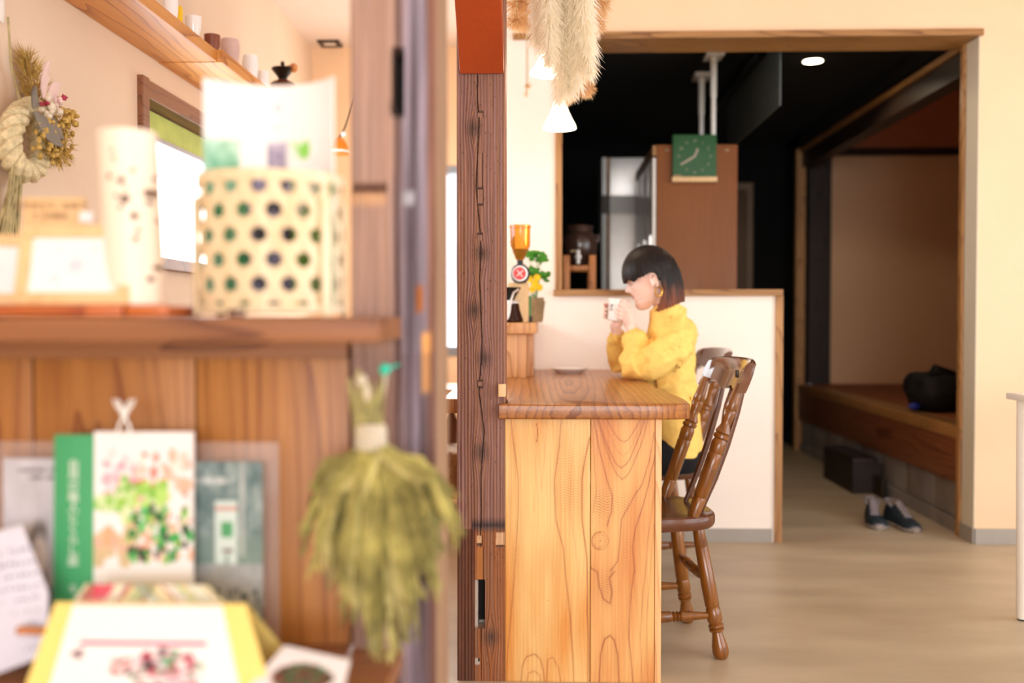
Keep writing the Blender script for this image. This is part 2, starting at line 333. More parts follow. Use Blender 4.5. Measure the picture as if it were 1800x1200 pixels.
def dup(root, loc, rz, label, group=None):
    r = root.copy(); C.objects.link(r); r.location = loc; r.rotation_euler = (0, 0, rz); r['label'] = label
    if group: r['group'] = group
    for ch in list(root.children):
        c = ch.copy(); C.objects.link(c); c.parent = r
        for g in list(ch.children):
            d = g.copy(); C.objects.link(d); d.parent = c
    return r
def struct(name, mb, mat, parent=None):
    o = mb.build(name, mat, parent, smooth=False)
    if parent is None: o['kind'] = 'structure'
    return o
def text(name, body, size, mat, parent, mtx, align='CENTER', extr=.0003):
    """mtx: world matrix of the text plane"""
    cu = bpy.data.curves.new(name, 'FONT'); cu.body = body; cu.size = size; cu.align_x = align; cu.align_y = 'CENTER'; cu.extrude = extr; cu.resolution_u = 3
    t = bpy.data.objects.new(name, cu); C.objects.link(t)
    dg = bpy.context.evaluated_depsgraph_get(); me = bpy.data.meshes.new_from_object(t.evaluated_get(dg)); bpy.data.objects.remove(t)
    me.transform(wm(parent).inverted() @ mtx); me.materials.clear(); me.materials.append(mat); me.name = name
    o = bpy.data.objects.new(name, me); C.objects.link(o); o.parent = parent; return o
def remesh(mb, voxel, smooth_iter=4):
    me = mb.mesh('tmp', []); o = bpy.data.objects.new('tmp', me); C.objects.link(o)
    md = o.modifiers.new('r', 'REMESH'); md.mode = 'VOXEL'; md.voxel_size = voxel; md.use_smooth_shade = True
    if smooth_iter: sm = o.modifiers.new('s', 'SMOOTH'); sm.factor = .5; sm.iterations = smooth_iter
    dg = bpy.context.evaluated_depsgraph_get(); out = bpy.data.meshes.new_from_object(o.evaluated_get(dg)); bpy.data.objects.remove(o)
    return out
def linkmesh(name, me, mats, parent):
    me.name = name; me.materials.clear()
    for m in mats: me.materials.append(m)
    me.transform(wm(parent).inverted()); me.polygons.foreach_set('use_smooth', [True]*len(me.polygons))
    o = bpy.data.objects.new(name, me); C.objects.link(o); o.parent = parent; return o
def fbm(x, y, z=0, o=3):
    v = 0; a = .5
    for i in range(o): v += a*noise.noise((x, y, z)); x *= 2; y *= 2; z *= 2; a *= .5
    return v
def sheet(mtx, w_, h_, nx, nz, cf, bend=None, th=.0012):
    """a printed sheet: grid of coloured cells, u to the right, v up, plus thickness"""
    mb = MB(); cols = []
    for side in (0, 1):
        for j in range(nz+1):
            for i in range(nx+1):
                u, v = i/nx, j/nz; p = Vector(((u-.5)*w_, side*th, v*h_))
                if bend: p = bend(u, v, side*th)
                mb.v.append(mtx @ p); cols.append(cf(u, v) if side == 0 else (.9, .9, .9))
    N = (nx+1)*(nz+1)
    for side in (0, 1):
        for j in range(nz):
            for i in range(nx):
                a = side*N + j*(nx+1)+i; q = (a, a+1, a+nx+2, a+nx+1); mb.f.append(q if side == 0 else q[::-1]); mb.mi.append(0)
    for i in range(nx):
        for j in (0, nz):
            a = j*(nx+1)+i; mb.f.append((a, a+1, N+a+1, N+a)); mb.mi.append(0)
    for j in range(nz):
        for i in (0, nx):
            a = j*(nx+1)+i; mb.f.append((a, a+nx+1, N+a+nx+1, N+a)); mb.mi.append(0)
    return mb, cols
# ------------------------------------------------------------------ the room
YW = 4.68; WT = .12; XL = -1.33; XR = 3.4; YB = -6.0; ZC = 2.6
XO0, XO1 = P(977, 400, YW).x, P(1697, 500, YW+WT).x        # wall opening
XH = P(1362, 700, YW).x                                       # end of the half wall
struct('floor', MB().box(-1.6, 4.8, YB-.2, 9.0, -.06, 0), MT['floor'])
struct('ceiling', MB().box(XL-.1, XR+.1, YB-.1, 5.9, ZC, ZC+.08), MT['ceiling'])
# left wall with its window hole
wy0, wy1 = 3.26, 4.5; wz0, wz1 = 1.255, 1.81
mb = MB().box(XL-.12, XL, YB, wy0, 0, ZC).box(XL-.12, XL, wy1, 5.85, 0, ZC).box(XL-.12, XL, wy0, wy1, 0, wz0).box(XL-.12, XL, wy0, wy1, wz1, ZC)
struct('wall_left', mb, MT['cream_left'])
w1 = MB().box(XL-.10, XL+.02, wy0-.02, wy0+.035, wz0-.04, wz1+.04, .003).box(XL-.10, XL+.02, wy1-.02, wy1+.03, wz0-.04, wz1+.04, .003)
w1.box(XL-.10, XL+.018, wy0+.03, wy1-.02, wz1-.025, wz1+.035, .003).box(XL-.10, XL+.03, wy0+.03, wy1-.02, wz0-.035, wz0+.005, .003)
wo = struct('window_1', w1, wood('window_wood', '#8c5a38', '#5a3420', 'Y', rings=12)); wo['label'] = 'dark wood framed window in the left wall'
MB().box(XL-.085, XL-.05, wy0+.04, wy1-.02, wz1-.12, wz1-.03).build('blind', MT['greenblind'], wo)
mb = MB().box(XL-.06, XL-.03, wy0+.035, wy1-.02, wz1-.135, wz1-.12)
mb.build('sash', MT['alum'], wo)
MB().box(XL-.05, XL-.046, wy0+.035, wy1-.02, wz0+.005, wz1-.13).build('pane', MT['glass'], wo)
# kitchen back wall with window
kx0, kx1, kz0, kz1 = -.92, -.40, .86, 1.90; YK = 5.73
mb = MB().box(XL, kx0, YK, YK+.12, 0, ZC).box(kx1, -.3, YK, YK+.12, 0, ZC).box(kx0, kx1, YK, YK+.12, 0, kz0).box(kx0, kx1, YK, YK+.12, kz1, ZC)
struct('wall_kitchen', mb, MT['cream'])
mb = MB().box(kx0, kx0+.03, YK-.01, YK+.1, kz0, kz1).box(kx1-.03, kx1, YK-.01, YK+.1, kz0, kz1).box(kx0, kx1, YK-.01, YK+.1, kz0-.03, kz0+.02).box(kx0, kx1, YK-.01, YK+.1, kz1-.02, kz1+.02)
wo = struct('window_2', mb, MT['alum'])
MB().box(kx0+.03, kx1-.03, YK+.04, YK+.044, kz0, kz1).build('pane', MT['glass'], wo)
# main back wall: stub at left, half wall, lintel wall, right section
LZ = P(1300, 87, YW).z; hz1_ = P(1300, 50, YW-.05).z
xk = -.33
mb = MB().box(xk, XO0, YW, YW+WT, 0, ZC).box(xk, -.2, YW+WT, 5.85, 0, ZC)
struct('wall_back', mb, MT['white_wall'])
HZ = P(1200, 520, YW).z
struct('wall_half', MB().box(XO0, XH, YW, YW+WT, 0, HZ), MT['white_wall'])
struct('wall_lintel', MB().box(XO0, XR, YW, YW+WT, hz1_, ZC), MT['cream'])
xr0 = P(1718, 500, YW).x
struct('wall_right_section', MB().box(xr0, XR, YW, YW+WT+.02, 0, hz1_), MT['cream'])
# grey bases
struct('baseboard_half', MB().box(xk, XH-.01, YW-.008, YW, 0, .063), MT['base'])
struct('baseboard_right', MB().box(xr0-.006, XR, YW-.01, YW, 0, .07).box(xr0-.012, xr0-.001, YW-.01, YW+WT+.02, 0, .07), MT['base'])
# lintel board, ledge, jambs
hz0 = P(1300, 62, YW-.05).z; hz1 = P(1300, 50, YW-.05).z
mb = MB().box(XO0-.2, P(1737, 60, YW-.06).x, YW-.02, YW+.245, hz0, hz1, .003)
struct('trim_1', mb, MT['trimwood'])
struct('trim_3', MB().box(P(976, 300, YW).x, P(988, 300, YW).x, YW-.012, YW+WT+.01, HZ+.01, hz0), MT['trimwood_z'])
struct('trim_4', MB().box(P(973, 515, YW).x, P(1377, 515, YW-.03).x, YW-.03, YW+WT+.03, HZ, HZ+.03, .003), MT['trimwood'])
struct('trim_5', MB().box(XH, P(1375, 700, YW).x, YW-.012, YW+WT+.01, 0, HZ, .002), MT['trimwood_z'])
struct('trim_6', MB().box(xr0-.016, xr0+.01, YW+WT+.022, YW+WT+.06, 0, hz0, .002), MT['trimwood_z'])
struct('trim_7', MB().box(xr0-.004, xr0, YW+.001, YW+WT+.018, .07, hz0), MT['return'])
# right wall with a long window, and the glazed front behind the camera
mb = MB().box(XR, XR+.1, YB, -.5, 0, ZC).box(XR, XR+.1, 3.7, 5, 0, ZC).box(XR, XR+.1, -.5, 3.7, 0, .3).box(XR, XR+.1, -.5, 3.7, 2.35, ZC)
struct('wall_right', mb, MT['cream'])
wo = struct('window_3', MB().box(XR-.0, XR+.08, -.5, -.44, .3, 2.35).box(XR, XR+.08, 3.64, 3.7, .3, 2.35).box(XR, XR+.08, 1.57, 1.63, .3, 2.35).box(XR, XR+.08, -.5, 3.7, .3, .35).box(XR, XR+.08, -.5, 3.7, 2.3, 2.35), MT['trimwood_z'])
mb = MB().box(XL, -1.0, YB-.1, YB, 0, ZC).box(3.0, XR, YB-.1, YB, 0, ZC).box(-1.0, 3.0, YB-.1, YB, 0, .45).box(-1.0, 3.0, YB-.1, YB, 2.4, ZC)
struct('wall_front', mb, MT['cream'])
mb = MB()
for x in (-1, -.03, .97, 1.97, 2.94): mb.box(x, x+.06, YB-.09, YB-.02, .45, 2.4)
mb.box(-1, 3, YB-.09, YB-.02, 2.34, 2.4).box(-1, 3, YB-.09, YB-.02, .45, .5)
struct('window_4', mb, MT['trimwood_z'])

# the dark back room
YD = 8.4; ZD = 2.5
struct('wall_dark_left', MB().box(-.2, -.12, YW+WT, YD, 0, ZD), MT['black'])
struct('wall_dark_back', MB().box(-.2, 2.2, YD, YD+.1, 0, 2.9), MT['black'])
struct('wall_dark_front', MB().box(-.2, XO0-.005, YW+WT+.001, YW+WT+.03, 0, 2.6), MT['black'])
struct('ceiling_dark', MB().box(-.2, 2.06, YW+.2, YD, ZD, ZD+.05), MT['black'])
# raised tatami room on the right
XT = 2.0; TZ = P(1677, 752, 4.85).z; TY0, TY1 = 4.82, P(1418, 700, 7.9).y
XT1 = 4.4; YTB = 8.0
struct('wall_tatami_back', MB().box(XT+.1, XT1, YTB, YTB+.1, TZ, 2.9), MT['tatami_wall'])
bz = P(1560, 272, YTB).z
struct('wall_tatami_top', MB().box(XT+.1, XT1, YTB-.012, YTB, bz+.03, 2.9), MT['red_wall'])
struct('trim_8', MB().box(XT+.1, XT1, YTB-.06, YTB, bz-.01, bz+.045), MT['darkwood'])
struct('trim_9', MB().box(P(1440, 500, YTB).x-.1, P(1456, 500, YTB).x, YTB-.07, YTB-.0, TZ, 2.9), MT['darkwood'])
struct('wall_tatami_right', MB().box(XT1, XT1+.1, YW, YTB, 0, 2.9), MT['tatami_wall'])
struct('wall_tatami_near', MB().box(XT+.06, XT1, YW+WT+.02, YW+WT+.06, 0, 2.9), MT['tatami_wall'])
struct('ceiling_tatami', MB().box(XT+.0, XT1, YW, YTB, 2.9, 2.95), MT['tatami_wall'])
struct('wall_dark_upper', MB().box(XT+.02, XT+.08, TY0, YD, 2.42, 2.95), MT['black'])
struct('wall_dark_right', MB().box(XT+.02, XT+.1, 7.96, YD, 0, 2.9), MT['black'])
struct('floor_tatami', MB().box(XT+.13, XT1, TY0, YTB, TZ-.06, TZ), MT['tatami'])
struct('trim_10', MB().box(XT, XT+.04, TY0, 7.95, 2.335, 2.365, .002), MT['trimwood'])      # light rail
struct('trim_11', MB().box(XT+.02, XT+.12, TY0, 7.95, 2.22, 2.335), MT['darkwood'])         # dark lintel
struct('trim_12', MB().box(XT-.02, XT+.05, 7.88, 7.95, 0, 2.36), MT['trimwood_z'])
struct('trim_13', MB().box(XT+.05, XT+.13, TY0, TY0+.1, TZ, 2.3), MT['darkwood'])
sg = thing('entrance_step', 'raised wooden floor edge of the tatami room over grey blocks', 'step', (XT, 6.3, 0))
f1 = wood('fascia', '#8a5434', '#5a2c18', 'Y', rings=9, rough=.4)
MB().box(XT, XT+.04, TY0, 7.88, .25, TZ-.055, .003).build('fascia_board', f1, sg)
MB().box(XT-.004, XT+.06, TY0, 7.88, TZ-.054, TZ+.004, .003).build('edge_board', MT['trimwood'], sg)
MB().box(XT+.062, XT+.075, TY0, 7.88, TZ-.02, TZ+.004).build('sliding_track', MT['blackplastic'], sg)
MB().box(XT+.078, XT+.13, TY0, 7.88, TZ-.05, TZ+.003).build('sill_board', MT['trimwood'], sg)
y = TY0
while y < 7.8:
    y2 = min(y+.4, 7.88); MB().box(XT+.03, XT+.1, y+.004, y2-.004, .07, .245, .004).build('concrete_block', MT['concrete'], sg); y = y2
MB().box(XT+.015, XT+.12, TY0, 7.88, 0, .066).build('plinth', MT['concrete'], sg)

# kitchen ceiling light, dark room light
t = thing('ceiling_light', 'square ceiling light with brown frame above the kitchen', 'light', P(580, 75, 5.3))
cz = ZC; c = PZ(580, 75, ZC)
t.location = c
MB().box(c.x-.06, c.x+.06, c.y-.06, c.y-.035, cz-.012, cz).box(c.x-.06, c.x+.06, c.y+.035, c.y+.06, cz-.012, cz).box(c.x-.06, c.x-.035, c.y-.035, c.y+.035, cz-.012, cz).box(c.x+.035, c.x+.06, c.y-.035, c.y+.035, cz-.012, cz).build('frame', MT['iron'], t)
MB().box(c.x-.035, c.x+.035, c.y-.035, c.y+.035, cz-.008, cz).build('diffuser', MT['white'], t)
c = PZ(1429, 107, ZD)
t = thing('downlight', 'round lit downlight in the black ceiling', 'light', c)
MB().lathe([(0, .052), (1, .052)], (c.x, c.y, c.z-.004), (c.x, c.y, c.z-.001), 24).build('lens', MT['downlight'], t)
MB().lathe([(0, .06), (1, .06)], (c.x, c.y, c.z-.002), (c.x, c.y, c.z), 24).build('trim_ring', MT['white'], t)
l = bpy.data.lights.new('downlight_lamp', 'SPOT'); l.energy = 20; l.color = (1, .8, .55); l.spot_size = R(150); l.shadow_soft_size = .05
lo = bpy.data.objects.new('downlight_lamp', l); C.objects.link(lo); lo.location = (c.x, c.y, c.z-.02)

# duct panel and pipes in the dark room
a = P(1370, 185, 5.1); b_ = P(1296, 262, 6.4)
tag = props(MB().box(a.x, a.x+.008, 5.1, 6.5, a.z, ZD-.002).build('duct_panel', MT['duct'], smooth=False), 'dark grey boxed duct hanging under the black ceiling', 'duct')
props(MB().tube([PZ(1338, 90, ZD-.03), PZ(1242, 205, ZD-.03)], .03, 12).build('pipe', MT['blackplastic']), 'black pipe running under the black ceiling beside the duct', 'pipe')

# cabinet, tension poles, clock
cy = 5.45; x0, x1 = P(1147, 400, cy).x, P(1296, 400, cy).x; cz1 = P(1200, 254, cy).z
cab = thing('tall_cabinet', 'tall brown wooden cabinet seen from its side in the back room', 'cabinet', ((x0+x1)/2, 5.95, 0))
MB().box(x0+.02, x1, cy, cy+1.0, .02, cz1, .006).build('body', MT['cabinet'], cab)
MB().box(x0+.0, x0+.018, cy+.0, cy+1.0, cz1-.06, cz1-.005).build('cornice', MT['trimwood'], cab)
for k in range(3):
    d = MB().box(x0, x0+.018, cy+.006+k*.333, cy+.326+k*.333, .08, cz1-.07, .003).build('door', MT['white'], cab)
    MB().box(x0-.012, x0, cy+.04+k*.333, cy+.055+k*.333, 1.35, 1.5).build('handle', MT['steel'], d)
for px in (1172, 1277):
    q = P(px, 264, cy); MB().ball((q.x, cy-.003, q.z), (.014, .006, .008), 8).build('hinge_cover', MT['sand'], cab)
for (px, top, yy, lab) in ((1254, 88, 5.52, 'nearer white tension pole with ceiling pad above the clock'), (1233, 132, 6.0, 'farther white tension pole standing left of its longer twin')):
    q = P(px, 200, yy); t = thing('tension_pole', lab, 'pole', (q.x, yy, cz1), group='tension poles on the cabinet')
    MB().lathe([(0, .024), (.02, .024), (.03, .014), (.55, .014), (.57, .018), (.6, .0175), (.9, .019), (1, .021)], (q.x, yy, cz1), (q.x, yy, ZD-.03), 14).build('tube', MT['white'], t)
    MB().box(q.x-.05, q.x+.05, yy-.08, yy+.08, ZD-.03, ZD-.004, .005).build('pad', MT['white'], t)
ck = P(1221, 275, cy-.04); cw = 38/1750*(cy-.04)
clk = thing('wall_clock', 'square green clock with twelve small numerals on the cabinet side', 'clock', (ck.x, cy-.03, ck.z-cw))
MB().box(ck.x-cw, ck.x+cw, cy-.04, cy-.002, ck.z-cw+.008, ck.z+cw, .004).build('face', MT['green'], clk)
MB().box(ck.x-cw-.003, ck.x+cw+.003, cy-.05, cy-.002, ck.z-cw-.018, ck.z-cw+.008, .002).build('wooden_base', MT['frame'], clk)
inkc = flat('clock_ink', '#b8a898', .6, var=0)
rot = Matrix.Rotation(R(90), 4, 'X')
for k in range(1, 13):
    a = R(90-30*k); p = Vector((ck.x+math.cos(a)*cw*.72, cy-.0405, ck.z+math.sin(a)*cw*.72))
    text('numeral', str(k), .02, inkc, clk, Matrix.Translation(p) @ rot)
def hand(name, ang, ln):
    d = Vector((math.sin(ang), 0, math.cos(ang))); n_ = Vector((d.z, 0, -d.x))*.005
    o = Vector((ck.x, cy-.044, ck.z)); pts = [o-n_, o+n_, o+d*ln+n_, o+d*ln-n_]
    mb = MB().add([*pts, *[p+Vector((0, .002, 0)) for p in pts]], [(0, 1, 2, 3), (7, 6, 5, 4), (0, 4, 5, 1), (1, 5, 6, 2), (2, 6, 7, 3), (3, 7, 4, 0)]); mb.build(name, inkc, clk)
hand('hour_hand', R(22), .045); hand('minute_hand', R(240), .08)
MB().box(ck.x-cw+.004, ck.x-cw+.05, cy-.043, cy-.0405, ck.z-cw+.008, ck.z-cw+.02).build('name_plate', MT['sand'], clk)

# refrigerator
fy = 6.6; x0f, x1f = P(1058, 400, fy).x, P(1158, 400, fy).x; fz = P(1100, 277, fy).z
fr = thing('refrigerator', 'tall stainless refrigerator behind the cabinet', 'refrigerator', ((x0f+x1f)/2, fy+.3, 0))
MB().box(x0f, x1f, fy+.03, fy+.65, .02, fz, .005).build('body', MT['white'], fr)
gz0, gz1 = P(1065, 376, fy).z, P(1065, 344, fy).z; xs = P(1072, 400, fy).x
for (a, b_) in ((gz1, fz), (.1, gz0)):
    d = MB().box(xs, x1f, fy, fy+.028, a, b_, .004).build('door', MT['steel'], fr)
    MB().box(x0f, x0f+.03, fy-.015, fy+.028, a, b_, .003).build('handle_strip', MT['white'], d)
    MB().box(x0f+.032, xs-.002, fy-.004, fy+.028, a, b_, .002).build('wood_strip', MT['trimwood_z'], d)
MB().box(x0f, xs, fy, fy+.028, gz0, gz1).build('handle_gap', MT['iron'], fr)
# beige door in the far dark
q0, q1 = P(1297, 320, 7.9), P(1325, 320, 7.9)
dr = struct('door_1', MB().box(q0.x-.5, q1.x, 7.9, 7.95, 0, q1.z, .01), flat('beige_door', '#6a5238', .5))
MB().box(q0.x-.45, q1.x-.05, 7.888, 7.9, .1, q1.z-.06, .004).build('door_panel', flat('beige_panel', '#57412c', .5), dr)
# black cabinet holding the jar stand
kb = .99
ky = 5.35; kc = P(1018, 505, ky)
st = thing('low_dark_cabinet', 'black cabinet under the jar stand behind the half wall', 'cabinet', (kc.x, ky+.1, 0))
MB().box(kc.x-.2, kc.x+.1, ky-.14, ky+.3, 0, kb, .005).build('body', MT['black'], st)
MB().box(kc.x-.19, kc.x+.09, ky-.155, ky-.14, .05, kb-.04, .003).build('door', MT['black'], st)
# ceramic water jar on wooden stand
s_ = 1750/ky
stand = thing('jar_stand', 'orange wooden stand carrying the brown ceramic jar', 'stand', (kc.x, ky, kb))
zt = P(1018, 450, ky).z
xl, xr_ = P(995, 480, ky).x, P(1040, 480, ky).x
for (xx, yy) in ((xl, -.08), (xr_, -.08), (xl, .08), (xr_, .08)):
    MB().box(xx-.018, xx+.018, ky+yy-.018, ky+yy+.018, kb, zt, .004).build('leg', MT['stand'], stand)
rz_ = P(1018, 472, ky).z
MB().box(xl+.018, xr_-.018, ky-.09, ky-.07, rz_-.013, rz_+.013, .003).build('rail', MT['stand'], stand)
MB().box(xl+.018, xr_-.018, ky+.07, ky+.09, rz_-.013, rz_+.013, .003).build('rail', MT['stand'], stand)
jz0 = rz_+.013; jz1 = P(1018, 397, ky).z; jr = 32/s_
jar = thing('water_jar', 'dark brown ceramic water jar with a white tap', 'jar', (kc.x, ky, jz0))
prof = [(0, .5), (.12, .72), (.35, .95), (.55, 1.0), (.72, .92), (.82, .74), (.86, .68), (.9, .7), (.98, .76), (1, .74)]
MB().lathe([(t_, r_*jr) for t_, r_ in prof], (kc.x, ky, jz0), (kc.x, ky, jz1), 28).build('body', MT['pot'], jar)
tp = P(1016, 452, ky-jr)
MB().tube([tp+Vector((0, .04, 0)), tp, tp+Vector((0, -.03, 0))], [.01, .012, .012], 10).ball(tp+Vector((0, -.03, 0)), .018, 10).tube([tp+Vector((0, -.03, -.035)), tp+Vector((0, -.03, .035))], .01, 10).build('tap', MT['white'], jar)
MB().tube([tp+Vector((-.04, -.03, .03)), tp+Vector((0, -.03, .03))], .006, 8).build('tap_lever', MT['sand'], jar)
for sx in (-1, 1): MB().tube([(kc.x+sx*jr*.75, ky, jz0+.72*(jz1-jz0)), (kc.x+sx*jr*1.1, ky, jz0+.78*(jz1-jz0)), (kc.x+sx*jr*1.0, ky, jz0+.6*(jz1-jz0))], .009, 8).build('lug', MT['pot'], jar)

# things in the tatami room
def blob(name, c, r, mat, label, cat, seed, amp=.18, parent=None):
    mb = MB().ball(c, r, 40); c = Vector(c)
    for i, v in enumerate(mb.v):
        d = v-c; k = 1+amp*fbm(d.x*7+seed, d.y*7, d.z*7); v2 = c+d*k; v2.z = max(v2.z, c.z-r[2]*.82); mb.v[i] = v2
    return mb
bc = PZ(1645, 725, TZ)
bg = thing('duffel_bag', 'black soft bag lying on the raised tatami floor', 'bag', (bc.x, bc.y, TZ))
bh = .075
mb = blob('b', (bc.x+.06, bc.y+.1, TZ+.105), (.20, .17, .13), None, '', '', 3, .45)
mb.build('body', MT['bag'], bg)
MB().tube([(bc.x-.1, bc.y+.05, TZ+.1), (bc.x-.0, bc.y+.02, TZ+.26), (bc.x+.12, bc.y+.06, TZ+.22)], .012, 8).build('strap', MT['bag'], bg)
q = PZ(1590, 722, TZ+.03)
MB().ball((bc.x-.12, bc.y+.0, TZ+.035), (.035, .02, .02), 10).build('lining', MT['blue'], bg)
# step box with notch, small box
q0 = PZ(1463, 845, 0); q1 = PZ(1499, 868, 0); q2 = PZ(1535, 870, 0)
sb = thing('step_box', 'dark wooden step box against the raised floor', 'box', (q1.x+.15, q1.y+.15, 0))
yA, yB = q1.y, q1.y+.62; xA = q1.x; xB = XT-.01
bzz = P(1500, 806, q1.y).z
MB().box(xA, xB, yA, yB, bzz-.03, bzz, .003).build('top_board', MT['boxdark'], sb)
MB().box(xA, xA+.02, yA+.002, yB, 0, bzz-.03).build('side_board', MT['boxdark'], sb)
MB().box(xA+.02, xA+.18, yA+.004, yA+.024, 0, bzz-.031).build('drawer_front', MT['boxdark'], sb)
MB().box(xB-.02, xB, yA+.002, yB, 0, bzz-.03).build('side_board', MT['boxdark'], sb)
MB().box(xA+.02, xB-.02, yB-.02, yB-.002, 0, bzz-.03).build('back_board', MT['boxdark'], sb)
q3 = P(1540, 836, yA-.05); q4 = P(1572, 872, yA-.05)
sb2 = thing('small_box', 'small open olive box beside the dark step box', 'box', ((q3.x+q4.x)/2, yA-.03, 0))
MB().box(q3.x, min(q4.x, XT-.012), yA-.16, yA-.15+.14, 0, q3.z, .004).build('body', flat('olive_box', '#2e2614', .7), sb2)
MB().box(q3.x+.02, min(q4.x, XT-.012)-.01, yA-.165, yA-.16, .015, q3.z-.02).build('opening', MT['black'], sb2)
# shoes: toes toward the camera
def shoe(px, py, rz, label, mir):
    c = PZ(px, py, 0); t = thing('sneaker', label, 'shoe', (c.x, c.y+.13, 0), rz, group='pair of sneakers on the floor')
    def sec(y, w_, h0, h1, cx=0):
        return [Vector((cx+w_*math.cos(a)*(1 if math.sin(a) > 0 else 1), y, h0+(h1-h0)*max(0, math.sin(a)) if math.sin(a) >= 0 else h0)) for a in [2*math.pi*k/20 for k in range(20)]]
    Ys = [-.135, -.125, -.10, -.06, -.02, .02, .06, .10, .13, .14]
    W = [.018, .040, .051, .053, .047, .041, .038, .036, .030, .02]
    Hh = [.03, .045, .052, .058, .072, .09, .1, .102, .1, .09]
    cx = [mir*.012, mir*.012, mir*.01, mir*.004, 0, 0, 0, 0, 0, 0]
    MB().loft([sec(y, w_*.94, .018, h, c_) for y, w_, h, c_ in zip(Ys, W, Hh, cx)]).build('upper', MT['sneaker'], t, local=True)
    MB().loft([[Vector((c_+w_*1.05*math.cos(a), y, .012+.012*math.sin(a))) for a in [2*math.pi*k/12 for k in range(12)]] for y, w_, c_ in zip([-.142]+Ys[1:-1]+[.146], [w_*1.02 for w_ in W], cx)]).build('sole', MT['rubber'], t, local=True)
    MB().loft([[Vector((c_+w_*math.cos(a), y, .024+.006*math.sin(a))) for a in [2*math.pi*k/12 for k in range(12)]] for y, w_, c_ in zip([-.14, -.12, -.09, -.06], [.016, .036, .046, .048], cx)]).build('toe_strip', MT['sneakwhite'], t, local=True)
    MB().loft([[Vector((.017*math.cos(a), y, z+.006*math.sin(a))) for a in [2*math.pi*k/12 for k in range(12)]] for y, z in ((-.055, .06), (-.02, .08), (.02, .105), (.035, .12))]).build('tongue', MT['sneakwhite'], t, local=True)
    MB().tube([(-.03, .05, .1), (-.034, .09, .112), (-.02, .135, .115), (.02, .135, .115), (.034, .09, .112), (.03, .05, .1)], .008, 8).build('collar', MT['sneakwhite'], t, local=True)
    for k in range(4):
        MB().tube([(-.024, -.05+k*.02, .062+k*.012), (0, -.052+k*.02, .072+k*.012), (.024, -.05+k*.02, .062+k*.012)], .003, 6).build('lace', MT['sneakwhite'], t, local=True)
shoe(1551, 931, R(-11), 'dark sneaker with pale laces, left one of the pair', 1)
shoe(1603, 936, R(13), 'dark sneaker with pale laces, right one of the pair nearer the wall', -1)

# white table at the right edge
zt = P(1790, 697, 3.5).z; lx = P(1795, 900, 3.5).x
tb = thing('white_table', 'white table with round legs at the right edge', 'table', (lx+.45, 3.1, 0))
MB().box(lx-.035, lx+.95, 2.5, 3.55, zt-.012, zt+.012, .004).build('tabletop', MT['white'], tb)
for (xx, yy) in ((lx+.01, 3.5), (lx+.9, 3.5), (lx+.01, 2.55), (lx+.9, 2.55)):
    lg = MB().lathe([(0, .019), (.01, .021), (.6, .026), (1, .028)], (xx, yy, .006), (xx, yy, zt-.012), 20).build('leg', MT['white'], tb)
    MB().lathe([(0, .017), (1, .018)], (xx, yy, 0), (xx, yy, .008), 16).build('glide', MT['blackplastic'], lg)
# ------------------------------------------------------------------ old posts
def post(name, x0, x1, y0, y1, hf, cf, label, nz=560, nw=110, nd=14):
    """weathered timber: grid round the perimeter, hf(side,u,z)->push in, cf(side,u,z)->colour"""
    per = []
    for i in range(nw): per.append((0, i/nw))
    for i in range(nd): per.append((1, i/nd))
    for i in range(nw//3): per.append((2, i/(nw//3)))
    for i in range(nd): per.append((3, i/nd))
    n = len(per); mb = MB(); cols = []
    rr = .006
    for j in range(nz+1):
        z = 2.6*j/nz
        for sd, u in per:
            if sd == 0: p = Vector((x0+(x1-x0)*u, y0, z)); nn = Vector((0, 1, 0))
            elif sd == 1: p = Vector((x1, y0+(y1-y0)*u, z)); nn = Vector((-1, 0, 0))
            elif sd == 2: p = Vector((x1-(x1-x0)*u, y1, z)); nn = Vector((0, -1, 0))
            else: p = Vector((x0, y1-(y1-y0)*u, z)); nn = Vector((1, 0, 0))
            edge = min(u, 1-u)*(x1-x0 if sd in (0, 2) else y1-y0)
            if edge < rr:
                k = rr*(1-math.sqrt(max(0, 1-(1-edge/rr)**2))); p = p+nn*k*.7
            mb.v.append(p+nn*hf(sd, u, z)); cols.append(cf(sd, u, z))
    for j in range(nz):
        for i in range(n):
            k = (i+1) % n; mb.f.append((j*n+i, j*n+k, (j+1)*n+k, (j+1)*n+i)); mb.mi.append(0)
    mb.f.append(tuple(range(n))[::-1]); mb.f.append(tuple(nz*n+i for i in range(n))); mb.mi += [0, 0]
    return mb, cols
def mixc(a, b, t): t = max(0, min(1, t)); return tuple(x+(y-x)*t for x, y in zip(a, b))
YP2 = 2.86
x0p, x1p = P(803, 600, YP2).x, P(888, 600, YP2).x
def zpx(py, Y): return P(850, py, Y).z
crack_pts = [(130, .43), (180, .43), (205, .46), (330, .40), (420, .50), (500, .47), (560, .50), (600, .52), (640, .50), (690, .46), (760, .56), (830, .50), (900, .50), (960, .48), (1010, .5), (1120, .5), (1200, .5)]
cz_ = sorted((zpx(py, YP2), u) for py, u in crack_pts)
def interp(t, tab):
    if t <= tab[0][0]: return tab[0][1]
    for (a, u), (b_, v) in zip(tab, tab[1:]):
        if t <= b_: return u+(v-u)*(t-a)/(b_-a)
    return tab[-1][1]
